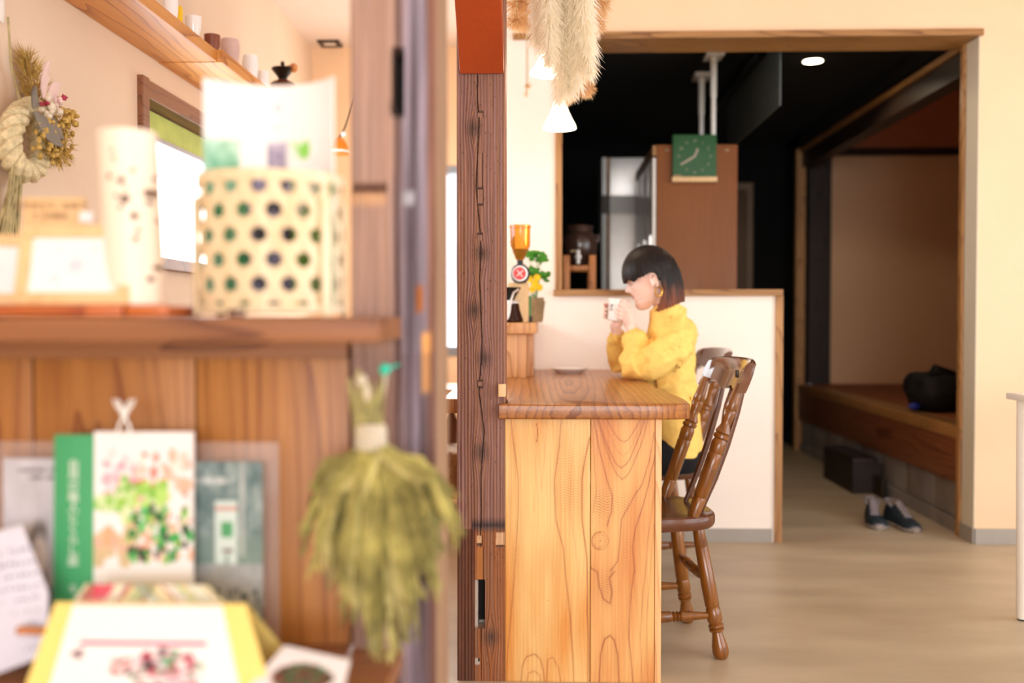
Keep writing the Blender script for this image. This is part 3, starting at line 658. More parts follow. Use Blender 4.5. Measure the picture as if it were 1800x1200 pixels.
# inlay patches (u0,u1,py0,py1)
patches = [(.42, .55, 195, 207), (.43, .53, 268, 330), (.42, .55, 330, 360), (.41, .54, 410, 424), (.42, .54, 668, 682), (.80, 1.0, 935, 960), (.40, .52, 940, 958), (.40, .55, 960, 1020)]
patches = [(a, b_, zpx(d, YP2), zpx(c, YP2)) for a, b_, c, d in patches]
mort = [(.37, .58, zpx(1104, YP2), zpx(1020, YP2)), (.37, .47, zpx(1168, YP2), zpx(1157, YP2))]
knots2 = [(.51, 445), (.36, 545), (.56, 630), (.5, 795), (.7, 1120), (.35, 225)]
knots2 = [(u, zpx(py, YP2)) for u, py in knots2]
def warp2(u, z):
    for ku, kz in knots2:
        dz = (z-kz)/.055; du = (u-ku)/.16; d = math.exp(-dz*dz)
        u = u + (.11 if u > ku else -.11)*-d*math.exp(-du*du)
    return u
def hf2(sd, u, z):
    if sd != 0: return .0015*fbm(u*25+sd*9, z*2, sd)*2
    h = 0
    for a, b_, c, d in mort[:1]:
        if a < u < b_ and c < z < d: return .05 if u > a+.06 else .012
    uw = warp2(u, z)
    amp = .0035 if u < .38 else .0016
    h += amp*(.5+.5*math.sin(uw*95+3*fbm(uw*5, z*.8)))
    h += .003*fbm(uw*22, z*3.0)
    cu = interp(z, cz_)+.016*fbm(3, z*5)
    w_ = .012 if z > zpx(930, YP2) else .005
    if abs(u-cu) < w_ and z < zpx(130, YP2): h += .007
    for a, b_, c, d in patches:
        if a < u < b_ and c < z < d:
            h = .001
            if min(u-a, b_-u) < .009 or min(z-c, d-z) < .0025: h = .005
    for ku, kz in knots2:
        r_ = math.hypot((u-ku)*.137, (z-kz)*.8)
        if r_ < .012: h += .003*(1-r_/.012)
    return h
pur, brn, org, tan = lin('#94706c'), lin('#986c50'), lin('#a8622e'), lin('#d8b088')
dk = lin('#4a2c28')
def cf2(sd, u, z):
    if sd != 0:
        c = mixc(lin('#7a5040'), lin('#a06a48'), .5+fbm(u*8, z*2))
        return c
    uw = warp2(u, z)
    g = fbm(uw*16, z*1.3, 1)
    c = mixc(pur, brn, .35+g*1.6+(.25 if .3 < u < .5 else 0))
    zz = zpx(930, YP2)
    if z < zz: c = mixc(mixc(brn, org, .5+g*2), dk, .75 if u < .36 else .1)
    t = abs(z-(zz+.012))
    if t < .025 and u > .3: c = mixc(lin('#3c3436'), c, t/.025)
    if uw > 0: c = mixc(c, dk, max(0, math.sin(uw*95+3*fbm(uw*5, z*.8)))*.16)
    cu = interp(z, cz_)+.016*fbm(3, z*5)
    if abs(u-cu) < .008: c = mixc(c, (.03, .015, .01), .6)
    for i, (a, b_, cc, d) in enumerate(patches):
        if a < u < b_ and cc < z < d:
            c = lin('#987262') if i < 5 else tan if i != 7 else lin('#b87840')
            if min(u-a, b_-u) < .009 or min(z-cc, d-z) < .0025: c = (.09, .05, .045)
    for a, b_, cc, d in mort:
        if a < u < b_ and cc < z < d: c = lin('#c0b8b0') if (u < a+.06 or z < cc+.012) else (.01, .005, .004)
    for ku, kz in knots2:
        r_ = math.hypot((u-ku)*.137, (z-kz)*.8)
        if r_ < .03: c = mixc(lin('#4c3c38'), c, (r_/.03)**.8)
    if noise.noise((u*60, z*90, 2)) > .62: c = mixc(c, (.01, .01, .01), .8)
    return c
mb, cols = post('p', x0p, x1p, YP2, YP2+.13, hf2, cf2, '')
po = mb.build('old_post', MT['oldpost'], cols=cols)
props(po, 'slim weathered reddish post with a crack and mortise at the counter end', 'post')
# near post
YP1 = 1.48
xa, xb = P(617, 600, YP1).x, P(771, 600, YP1).x
def z1(py): return P(700, py, YP1).z
def hf1(sd, u, z):
    if sd == 1: return .004*fbm(z*4, u*3)
    if sd != 0: return 0
    if .48+.06*fbm(5, z*9) < u < .60 and z1(198) < z < z1(86) and (z < z1(110) or True): return .06
    h = .004*fbm(u*12, z*2)+.006*fbm(u*4, z*1.2, 5)
    if u > .5: h += .006*abs(math.sin(u*24+5*fbm(u*2, z*1.5)))
    if u < .42 and abs(z-z1(331)) < .004: h += .01
    return h
def cf1(sd, u, z):
    if sd != 0: return mixc(lin('#8a6650'), lin('#a88868'), .5+fbm(u*6, z*3))
    if .47 < u < .61 and z1(200) < z < z1(84): return (.008, .004, .003)
    c = mixc(lin('#9c7c70'), lin('#b89888'), .5+1.3*fbm(u*10, z*1.5))
    grey = mixc(lin('#584c54'), lin('#a8a0b4'), .5+1.8*fbm(u*9, z*2.2, 4))
    t = (u-.5)/.15+.9*fbm(u*3, z*2.2, 7)
    c = mixc(c, grey, t if u < .85 else (.98-u)*6)
    bd = abs(u-(.52+.1*fbm(3, z*2.5, 2)))
    if bd < .05: c = mixc(lin('#583c34'), c, bd/.05)
    if u > .88: c = mixc(c, lin('#90604c'), .8)
    if u < .4 and z1(365) < z < z1(332): c = mixc(c, lin('#d8a878'), .6)
    if u < .42 and abs(z-z1(331)) < .005: c = lin('#5a3a30')
    if abs(u-.78) < .045 and z1(548) < z < z1(500): c = lin('#b06828')
    if abs(u-.86) < .05 and z1(690) < z < z1(590): c = lin('#e0a868')
    if abs(u-.66) < .07 and z1(365) < z < z1(335): c = lin('#b8bcc8')
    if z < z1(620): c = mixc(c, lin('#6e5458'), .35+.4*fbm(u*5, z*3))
    return c
mb, cols = post('p', xa, xb, YP1, YP1+.15, hf1, cf1, '', nz=260, nw=64)
po1 = mb.build('old_post', MT['oldpost'], cols=cols)
props(po1, 'thick grey brown hewn post with a dark slot beside the shelf', 'post')
# sloping red-brown brace above the slim post
a0 = P(808, 131, YP2-.002); a1 = P(886, 131, YP2-.002)
up = Vector((0, -.42, .42)); sh = (P(795, -40, YP2-.2).x-a0.x)
n_ = Vector((0, .06, .06))
pts = []
for k in (0, 1):
    for q in (a0, a1): pts.append(q+Vector((0, -.004, 0))+up*k)
pts = [pts[0], pts[1], pts[3], pts[2]]
vs = pts+[p+Vector((0, 0.0, .13)) for p in pts]
br = MB().add(vs, [(0, 1, 2, 3), (7, 6, 5, 4), (0, 4, 5, 1), (1, 5, 6, 2), (2, 6, 7, 3), (3, 7, 4, 0)]).build('beam_brace', MT['brace'], smooth=False)
md = br.modifiers.new('b', 'BEVEL'); md.width = .004; md.segments = 2
props(br, 'smooth reddish brown sloping brace on top of the slim post', 'brace')
# ------------------------------------------------------------------ counter
CT = P(1000, 710, 2.83).z; CB = P(1000, 737, 2.83).z
cnt = thing('counter', 'live-edge wooden counter with a two-board end panel', 'counter', (.12, 3.6, 0))
xl0, xr0c = P(877, 720, 2.83).x, P(1217, 720, 2.83).x
# outline of the slab, counter-clockwise from front left
out = [(xl0, 2.83), (xl0+.1, 2.832), (.05, 2.829), (.2, 2.835), (.3, 2.831), (xr0c-.05, 2.834), (xr0c-.01, 2.845), (xr0c, 2.87), (xr0c+.005, 3.0), (xr0c-.005, 3.25), (xr0c-.012, 3.4), (xr0c-.026, 3.5), (xr0c-.02, 3.65), (xr0c-.03, 3.8), (xr0c-.02, 4.1), (xr0c-.03, 4.4), (xr0c-.03, YW-.003), (xk+.02, YW-.003), (xk+.02, YP2+.135), (x1p+.004, YP2+.135), (x1p+.004, YP2-.006), (xl0, YP2-.006)]
def slab(mb, out, zb, zt, rnd=.006):
    bm = bmesh.new(); vs = [bm.verts.new((x, y, zb)) for x, y in out]; f = bm.faces.new(vs)
    r = bmesh.ops.extrude_face_region(bm, geom=[f]); ups = [e for e in r['geom'] if isinstance(e, bmesh.types.BMVert)]
    for v in ups: v.co.z = zt
    bmesh.ops.recalc_face_normals(bm, faces=bm.faces[:])
    es = [e for e in bm.edges if abs(e.verts[0].co.z-e.verts[1].co.z) < 1e-6]
    bmesh.ops.bevel(bm, geom=es, offset=rnd, segments=3, affect='EDGES', profile=.5)
    bm.verts.index_update(); mb.add([v.co.copy() for v in bm.verts], [[v.index for v in f.verts] for f in bm.faces]); bm.free()
mb = MB(); slab(mb, out, CB, CT); mb.build('slab', MT['counter'], cnt)
px0, pxm, px1, px2 = P(888, 900, 2.865).x, P(1037.5, 900, 2.865).x, P(1151, 900, 2.865).x, P(1162.5, 900, 2.865).x
import numpy as np
def zofpy(py): return P(1020, py, 2.862).z
def xofpx(px): return P(px, 950, 2.862).x
def gboard(x0, x1, y0, y1, nx, nz, lines, knots, light, mid, dark, seed, ripples, patch=None):
    z0, z1_ = 0, CB-.001; mb = MB(); X, Z = np.meshgrid(np.linspace(x0, x1, nx+1), np.linspace(z0, z1_, nz+1))
    nb = lambda sx, sz, o: np.array([[noise.noise((x*sx, seed, z*sz+o)) for x in np.linspace(x0, x1, 24)] for z in np.linspace(z0, z1_, 60)])
    def up(a):
        zi = np.linspace(0, 59, nz+1); xi = np.linspace(0, 23, nx+1); z_ = np.minimum(zi.astype(int), 58); x_ = np.minimum(xi.astype(int), 22); fz = (zi-z_)[:, None]; fx_ = (xi-x_)[None, :]
        return a[z_][:, x_]*(1-fz)*(1-fx_)+a[z_+1][:, x_]*fz*(1-fx_)+a[z_][:, x_+1]*(1-fz)*fx_+a[z_+1][:, x_+1]*fz*fx_
    n1, n2, n3 = up(nb(14, 3, 0)), up(nb(40, 7, 9)), up(nb(60, 60, 4))
    Xw = X+.0035*n2+.0012*n3; D = np.zeros_like(X); H_ = np.zeros_like(X)
    for pts, wd_, amp in lines:
        wd_ = wd_*1.25
        q = [Vector((xofpx(a), 0, zofpy(b_))) for a, b_ in pts]; best = np.full_like(X, 9.)
        sd_ = np.zeros_like(X)
        for a, b_ in zip(q, q[1:]):
            dx, dz = b_.x-a.x, b_.z-a.z; L2 = dx*dx+dz*dz; t = np.clip(((Xw-a.x)*dx+(Z-a.z)*dz)/L2, 0, 1); d = np.hypot(Xw-a.x-t*dx, Z-a.z-t*dz); best = np.minimum(best, d)
        D += amp*np.exp(-(best/wd_)**2)+amp*.35*np.exp(-(best/(wd_*5)))
    for kx, kz, kr in knots:
        cx_, cz2 = xofpx(kx), zofpy(kz); r_ = np.hypot(Xw-cx_, (Z-cz2))/kr
        D += np.where(r_ < 1.35, .5*np.maximum(0, np.sin(r_*19))**3*(.4+.6*(r_ > .5)), 0)+.7*np.exp(-(r_*14)**2)+.5*np.exp(-((r_-1)/.12)**2)*(.5+.5*np.sign(cx_+.002-Xw)*.8)
    for (rx, rz_, rw_, rh_, amp) in ripples:
        m = np.exp(-((X-xofpx(rx))/rw_)**2-((Z-zofpy(rz_))/rh_)**2); D += amp*m*np.maximum(0, np.sin(Z*820+n2*9+X*60+n1*14))
        D += .0
    D += .10*np.maximum(0, np.sin(Z*1500+n2*14+n1*20))*np.clip(.5+n1*1.4, 0, 1)
    D += .10*np.sin(Xw*520+n1*9)*.6
    T = np.clip(.42+n1*.9+n2*.35, 0, 1)
    if patch: T = T*(1-.9*np.exp(-((X-xofpx(patch[0]))/patch[2])**2-((Z-zofpy(patch[1]))/patch[3])**2))
    l_, m_, d_ = (np.array(lin(c)) for c in (light, mid, dark)); col = l_[None, None]*(1-T[..., None])+m_[None, None]*T[..., None]; Dc = np.clip(D, 0, 1)[..., None]; col = col*(1-Dc)+d_[None, None]*Dc
    for j in range(nz+1):
        for i in range(nx+1):
            e = min(i, nx-i, j, nz-j); mb.v.append(Vector((X[j, i], y0+(.0012 if e == 0 else 0), Z[j, i])))
    cols = [tuple(c) for c in col.reshape(-1, 3)]
    for j in range(nz):
        for i in range(nx): a = j*(nx+1)+i; mb.f.append((a, a+1, a+nx+2, a+nx+1)); mb.mi.append(0)
    b0 = len(mb.v); ring = [i for i in range(nx+1)]+[j*(nx+1)+nx for j in range(1, nz+1)]+[nz*(nx+1)+i for i in range(nx-1, -1, -1)]+[j*(nx+1) for j in range(nz-1, 0, -1)]
    for k in ring: v = mb.v[k]; mb.v.append(Vector((v.x, y1, v.z))); cols.append(cols[k])
    n = len(ring)
    for k in range(n): k2 = (k+1) % n; mb.f.append((ring[k2], ring[k], b0+k, b0+k2)); mb.mi.append(0)
    mb.f.append(tuple(b0+k for k in range(n))[::-1]); mb.mi.append(0)
    return mb.build('board', MT['boardpaint'], cnt, cols=cols)
LA = [([(899, 738), (905, 790), (911, 845), (911, 900), (907, 980), (900, 1060), (894, 1130), (890, 1200)], .0012, .5),
 ([(986, 738), (983, 785), (975, 844), (977, 913), (990, 963), (994, 1010), (1002, 1085), (1008, 1200)], .0014, .5),
 ([(1036, 770), (1029, 800), (1024, 840), (1024, 916), (1031, 979), (1033, 1040), (1035, 1200)], .0016, .6),
 ([(935, 742), (944, 790), (941, 850), (938, 900)], .001, .18), ([(960, 740), (957, 800), (951, 860)], .001, .18), ([(1010, 745), (1003, 830), (1003, 900), (1014, 985), (1018, 1100), (1022, 1200)], .001, .22),
 ([(943, 745), (946, 760), (944, 776)], .0006, 1.0),
 ([(915, 1200), (917, 1172), (926, 1155), (940, 1150), (950, 1160), (956, 1180), (958, 1200)], .0016, .5), ([(926, 1200), (930, 1184), (940, 1180), (948, 1188), (950, 1200)], .0012, .4), ([(962, 1200), (964, 1160), (972, 1155), (982, 1175), (986, 1200)], .0012, .4)]
U = lambda xb, yb, w_, top: [(xb+w_*t, yb-(yb-top)*abs(t)**1.6) for t in (-1, -.8, -.6, -.4, -.2, 0, .2, .4, .6, .8, 1)]
LB = [(U(1096, 776, 29, 738), .0009, .5), (U(1092, 822, 40, 738), .001, .55), (U(1094, 842, 44, 738), .001, .5), (U(1095, 800, 34, 738), .0008, .25),
 ([(1044, 738), (1052, 790), (1066, 840), (1076, 872), (1075, 900), (1068, 925)], .001, .6), ([(1040, 745), (1044, 800), (1048, 860), (1042, 900)], .0009, .3),
 ([(1149, 760), (1141, 810), (1128, 850), (1108, 885), (1092, 912), (1089, 955), (1086, 985), (1074, 1003)], .0012, .5),
 ([(1151, 800), (1140, 850), (1120, 920), (1112, 960), (1116, 1000), (1108, 1060), (1106, 1120), (1114, 1200)], .0012, .55),
 ([(1151, 860), (1138, 950), (1132, 1040), (1126, 1120), (1130, 1200)], .001, .4), ([(1150, 920), (1143, 1000), (1137, 1100), (1140, 1200)], .0009, .3),
 ([(1040, 998), (1050, 1004), (1053, 1030), (1060, 1052), (1073, 1060), (1076, 1040), (1072, 1015), (1080, 1004)], .0018, .5),
 ([(1054, 1200), (1057, 1150), (1064, 1122), (1072, 1116), (1080, 1124), (1086, 1150), (1088, 1200)], .0016, .6)]
gboard(px0, pxm-.0012, 2.862, 2.89, 110, 300, LA, [(962, 1055, .0012), (973, 968, .001)], '#fbd48c', '#e6a04e', '#b05a26', 3, [(1000, 800, .05, .12, .25), (1000, 870, .04, .05, .3), (960, 1100, .08, .1, .15)], (945, 870, .035, .16))
gboard(pxm+.0012, px1-.0006, 2.863, 2.89, 96, 330, LB, [(1055, 950, .024)], '#f2bf78', '#dc8e4c', '#a04c26', 7, [(1056, 885, .025, .045, .75), (1095, 885, .03, .05, .5), (1062, 1030, .02, .04, .5), (1100, 980, .05, .1, .2)])
MB().box(px1+.0006, px2, 2.861, 2.895, 0, CB-.001, .0015).build('edge_strip', MT['board_c'], cnt)
MB().box(px1+.005, px2-.002, 2.896, 2.93, 0, CB-.001, .0015).build('side_batten', MT['barwood'], cnt)
MB().box(-.1, -.07, 2.9, YW-.002, 0, CB-.001).build('back_panel', MT['barwood'], cnt)
MB().box(P(876, 690, 2.835).x, P(889, 690, 2.835).x, 2.833, 2.858, P(880, 697, 2.835).z, P(880, 675, 2.835).z, .001).build('block', MT['frame'], cnt)
# raised bar on the left
bar = thing('raised_bar', 'raised thick wooden bar shelf behind the slim post', 'shelf', (-.2, 4.35, CT))
zb1 = P(920, 567, 4.0).z; zb0 = P(920, 587, 4.0).z
xe = P(943, 575, 4.02).x
mb = MB(); slab(mb, [(xk+.03, 4.0), (P(925, 575, 4.0).x, 4.0), (xe, 4.04), (xe+.005, 4.3), (xe, YW-.004), (xk+.03, YW-.004)], zb0, zb1, .004); mb.build('top', MT['barwood'], bar)
MB().box(xk+.05, P(925, 620, 4.03).x, 4.02, 4.08, CT, zb0-.001, .003).build('support', MT['barwood'], bar)
MB().box(P(938, 620, 4.3).x-.03, P(938, 620, 4.3).x, 4.1, YW-.01, CT, zb0-.001, .003).build('side_panel', MT['barwood'], bar)
# plate
pc = PZ(1001, 655, CT); pr = 33*pc.y/1750
pl = props(MB().tube2([Vector((pc.x, pc.y, CT+h)) for h in (0, .004, .011, .020, .021, .015, .008, .007)], [pr*.64, pr*.70, pr*.86, pr, pr*.985, pr*.84, pr*.6, .001], Vector((0, 0, 1)), 36, True).build('saucer', MT['ceramic']), 'white saucer lying on the wooden counter', 'plate')

# ------------------------------------------------------------------ bar equipment
g = P(914, 567, 4.12); gy = 4.12; sg_ = 1750/gy
def gp(px, py, Y=gy): return P(px, py, Y)
zB = zb1
gr = thing('coffee_grinder', 'coffee grinder with amber hopper on the raised bar', 'grinder', (g.x, gy, zB))
gx = gp(914, 500).x
MB().box(gx-.05, gx+.035, gy, gy+.12, zB, gp(900, 497).z, .006).build('base', MT['frame'], gr)
zc = gp(909, 481).z
MB().tube2([Vector((gx, gy-.02+d, zc)) for d in (0, .015, .1)], [.037, .041, .041], Vector((0, 1, 0)), 28, True).build('motor_body', MT['blackplastic'], gr)
MB().tube2([Vector((gx, gy-.03+d, zc)) for d in (0, .009)], [.032, .033], Vector((0, 1, 0)), 28, True).build('dial', MT['ceramic'], gr)
dd = MB().tube2([Vector((gx, gy-.034+d, zc)) for d in (0, .003)], [.026, .026], Vector((0, 1, 0)), 24, True).build('badge', flat('badge_red', '#e04848', .4, var=0), gr)
for an in (R(40), R(-50)):
    v = Vector((math.cos(an), 0, math.sin(an)))*.018; n2 = Vector((-v.z, 0, v.x))*.09; o = Vector((gx, gy-.0355, zc))
    MB().add([o-v-n2, o+v-n2, o+v+n2, o-v+n2], [(0, 1, 2, 3)]).build('badge_stroke', MT['ceramic'], gr)
zn = gp(909, 458).z; zh0 = gp(909, 432).z; zh1 = gp(909, 401).z
MB().lathe([(0, .013), (1, .013)], (gx, gy, zc+.035), (gx, gy, zn+.002), 14).build('neck', MT['blackplastic'], gr)
MB().tube2([Vector((gx, gy, z)) for z in (zn, zn+.01, zh0, zh1, zh1+.002)], [.012, .02, .042, .043, .043], Vector((0, 0, 1)), 28, True).build('hopper', MT['amber'], gr)
MB().lathe([(0, .015), (1, .026)], (gx, gy, zn+.008), (gx, gy, zh0-.012), 18).build('beans', MT['coffee'], gr)
MB().lathe([(0, .045), (.8, .045), (.81, .01), (1, .01)], (gx, gy, zh1), (gx, gy, zh1+.015), 24).build('lid', MT['amber'], gr)
# coffee server with dripper
sy = 4.06; sx = gp(899, 545, sy).x
sv = thing('coffee_server', 'glass coffee server with white dripper on the raised bar', 'coffee server', (sx, sy, zB))
z0_, z1_, z2_ = zB, gp(900, 533, sy).z, gp(900, 505, sy).z
MB().lathe([(0, .045), (.1, .05), (.6, .036), (1, .03)], (sx, sy, z0_), (sx, sy, z1_), 24).build('carafe', MT['coffee'], sv)
MB().lathe([(0, .028), (.5, .03), (1, .042)], (sx, sy, z1_), (sx, sy, z1_+.012), 24).build('collar', MT['ceramic'], sv)
MB().lathe([(0, .02), (1, .05)], (sx-.01, sy, z1_+.012), (sx-.01, sy, z2_), 24).build('dripper', MT['blackplastic'], sv)
MB().tube([gp(893, 555, sy-.05), gp(896, 535, sy-.05), gp(903, 514, sy-.05), gp(912, 508, sy-.05)], .0045, 8).build('handle', MT['steel'], sv)
props(MB().lathe([(0, .012), (.2, .022), (.8, .026), (.85, .029), (1, .029)], (gp(893, 560, 4.02).x-.012, 4.03, zB), (gp(893, 560, 4.02).x-.012, 4.03, gp(900, 528, 4.01).z), 24).build('white_bowl', MT['ceramic']), 'white cup in front of the coffee server', 'cup')
by = 4.2; bx = gp(931, 540, by).x
bt = thing('green_bottle', 'slim green bottle with black base beside the grinder', 'bottle', (bx, by, zB))
MB().lathe([(0, .011), (1, .011)], (bx, by, zB), (bx, by, zB+.026), 14).build('cap', MT['blackplastic'], bt)
MB().lathe([(0, .008), (.8, .008), (1, .005)], (bx, by, zB+.026), (bx, by, gp(931, 520, by).z), 14).build('tube', flat('green_plastic', '#5a8c50', .4), bt)
# potted plant with yellow flowers
py_ = 4.42; ppx = P(938, 545, py_).x
pp = thing('potted_plant', 'leafy plant with yellow flowers in a stone pot', 'plant', (ppx, py_, zB))
pz1 = P(938, 523, py_).z
MB().lathe([(0, .038), (.1, .042), (.6, .048), (.85, .052), (.9, .045), (1, .047)], (ppx, py_, zB), (ppx, py_, pz1), 24).build('pot', MT['sand'], pp)
rnd = random.Random(4)
for i in range(9):
    tp_ = P(rnd.uniform(926, 955), rnd.uniform(438, 500), py_+rnd.uniform(-.03, .03)); b0 = Vector((ppx+rnd.uniform(-.015, .015), py_+rnd.uniform(-.015, .015), pz1-.01))
    mid = b0.lerp(tp_, .5)+Vector((rnd.uniform(-.01, .01), 0, .02)); MB().tube([b0, mid, tp_], [.002, .0016, .001], 5).build('stem', MT['leaf'], pp)
    for k in range(5):
        c = tp_+Vector((rnd.uniform(-.02, .02), rnd.uniform(-.02, .02), rnd.uniform(-.025, .012))); a = rnd.uniform(0, 6.28); L = rnd.uniform(.03, .046)
        d = Vector((math.cos(a), math.sin(a)*.5, rnd.uniform(-.6, .2))).normalized(); n2 = d.orthogonal().normalized()*L*.38
        MB().add([c, c+d*L*.35+n2, c+d*L*.75+n2*.8, c+d*L, c+d*L*.75-n2*.8, c+d*L*.35-n2, c+d*L*.5+d.cross(n2)*.4], [(0, 1, 6), (1, 2, 6), (2, 3, 6), (3, 4, 6), (4, 5, 6), (5, 0, 6)]).build('leaf', MT['leaf'], pp)
for (fx, fz) in ((940, 498), (948, 505), (936, 508), (930, 490), (944, 488)):
    c = P(fx, fz, py_-.04)
    mb = MB()
    for k in range(9):
        a = k*.7; d = Vector((math.cos(a), rnd.uniform(-.5, .1), math.sin(a))); n2 = Vector((-d.z, 0, d.x))*.007; L = .019
        mb.add([c, c+d*L*.5+n2, c+d*L, c+d*L*.5-n2, c+d*L*.5+Vector((0, -.003, 0))], [(0, 1, 4), (1, 2, 4), (2, 3, 4), (3, 0, 4)])
    mb.build('flower', MT['yellow'], pp)

# ------------------------------------------------------------------ chairs
def make_chair(label, loc, rz, group):
    t = thing('dining_chair', label, 'chair', loc, rz, group)
    so = []
    for k in range(40):
        a = 2*math.pi*k/40; ca, sa = math.cos(a), math.sin(a); e = 3.2
        r_ = (abs(ca)**e+abs(sa)**e)**(-1/e); x = ca*r_*.215; y = sa*r_*(.205 if ca > 0 else .215)
        if ca > 0: x += .0
        so.append((x, y))
    rings = []
    for (sc, z) in ((.90, .398), (.97, .400), (1.0, .412), (1.0, .428), (.985, .438), (.95, .443), (.7, .436), (.35, .432), (.02, .431)):
        rings.append([Vector((x*sc, y*sc, z)) for x, y in so])
    MB().loft(rings).build('seat', MT['chair_dark'], t, local=True)
    lp = [(0, .017), (.14, .0205), (.15, .0185), (.16, .0205), (.45, .0225), (.6, .022), (.61, .0198), (.62, .022), (.71, .0235), (.735, .019), (.745, .0235), (.76, .0235), (.768, .019), (.775, .0235), (.79, .0225), (.8, .016), (.83, .0175), (.9, .024), (.95, .0255), (.985, .021), (1, .016)]
    feet = {}
    for nm, (tx, ty, fx, fy) in {'rn': (.14, -.14, .205, -.185), 'rf': (.14, .14, .205, .185), 'fn': (-.14, -.15, -.19, -.19), 'ff': (-.14, .15, -.19, .19)}.items():
        a, b_ = Vector((tx, ty, .402)), Vector((fx, fy, 0)); feet[nm] = (a, b_)
        MB().lathe(lp, a, b_, 18).build('leg', MT['chair'], t, local=True)
    spf = [(0, .009), (.12, .012), (.26, .0165), (.3, .0165), (.315, .012), (.33, .017), (.345, .012), (.36, .017), (.375, .012), (.39, .0165), (.5, .018)]
    spf = spf+[(1-a, r_) for a, r_ in reversed(spf[:-1])]
    def at(nm, z): a, b_ = feet[nm]; return a.lerp(b_, (a.z-z)/a.z)
    for n1, n2 in (('rn', 'fn'), ('rf', 'ff')): MB().lathe(spf, at(n1, .132), at(n2, .132), 14).build('stretcher', MT['chair'], t, local=True)
    m1 = at('rn', .132).lerp(at('fn', .132), .5); m2 = at('rf', .132).lerp(at('ff', .132), .5); MB().lathe(spf, m1, m2, 14).build('stretcher', MT['chair'], t, local=True)
    MB().lathe(spf, at('rn', .24), at('rf', .24), 14).build('stretcher', MT['chair'], t, local=True)
    MB().lathe(spf, at('fn', .2), at('ff', .2), 14).build('stretcher', MT['chair'], t, local=True)
    pp_ = [(0, .017), (.02, .0185), (.14, .0205), (.15, .0185), (.16, .021), (.4, .0225), (.47, .0225), (.48, .0205), (.49, .0225), (.56, .0235), (.585, .019), (.595, .0245), (.615, .0245), (.625, .02), (.635, .024), (.65, .0225), (.69, .015), (.73, .016), (.79, .0205), (.8, .0185), (.81, .0205), (.86, .018), (1, .012)]
    def lean(y0, y1, x0_, x1_): return Vector((x0_, y0, .438)), Vector((x1_, y1, .85))
    for sgn in (-1, 1):
        a, b_ = lean(sgn*.17, sgn*.172, .115, .262); MB().lathe(pp_, a, b_, 18).build('back_post', MT['chair'], t, local=True)
        a, b_ = Vector((.165, sgn*.085, .438)), Vector((.305, sgn*.1, .86)); m = a.lerp(b_, .5)+Vector((.012, 0, 0))
        MB().tube([a, a.lerp(m, .5)+Vector((.004, 0, 0)), m, m.lerp(b_, .5)+Vector((.003, 0, 0)), b_], [.008, .010, .011, .010, .008], 10).build('spindle', MT['chair_dark'], t, local=True)
    # fiddle splat
    rings = []
    for k in range(21):
        tt = k/20; w_ = .034+.018*math.sin(tt*math.pi*1.0)**2 - .022*math.exp(-((tt-.62)/.08)**2)+.012*math.exp(-((tt-.8)/.1)**2)-.006*math.exp(-((tt-.1)/.08)**2)
        x = .172+.14*tt+.012*math.sin(math.pi*tt); z = .438+.412*tt
        rings.append([Vector((x-.005, -w_, z)), Vector((x+.005, -w_, z)), Vector((x+.005, w_, z)), Vector((x-.005, w_, z))])
    MB().loft(rings).build('splat', MT['chair_dark'], t, local=True, smooth=False)
    # crest rail
    rings = []; N = 36
    for k in range(N+1):
        v = -1+2*k/N; y = v*.198; xo = .262+.042*(1-v*v)
        top = .925-.012*v*v*v*v-(.03 if abs(v) > .97 else 0); bot = .832-.008*math.cos(v*math.pi*1.0)+.010*math.cos(v*math.pi*3.2)*(1-abs(v)*.4)
        if abs(v) > .8: bot -= .012*(abs(v)-.8)/.2
        th_ = .012+(.004 if abs(v) > .85 else 0); ln = .36
        def q(z, side): return Vector((xo+(z-.84)*ln+side*th_, y, z))
        rings.append([q(bot, -1), q(bot, 1), q((bot+top)/2, 1.15), q(top-.006, 1), q(top, .3), q(top, -.4), q(top-.008, -1), q((bot+top)/2, -.75)])
    MB().loft(rings).build('crest_rail', MT['crest'], t, local=True)
    MB().box(.255, .262, -.165, -.142, .868, .892, .004).build('grip_hole', MT['blackplastic'], t, local=True)
    return t
ch = make_chair('empty turned wooden chair nearest the camera at the counter', (.325, 3.23, 0), R(8), 'wooden chairs at the counter')
dup(ch, (.435, 4.19, 0), R(8), 'turned wooden chair the woman in yellow sits on', 'wooden chairs at the counter')

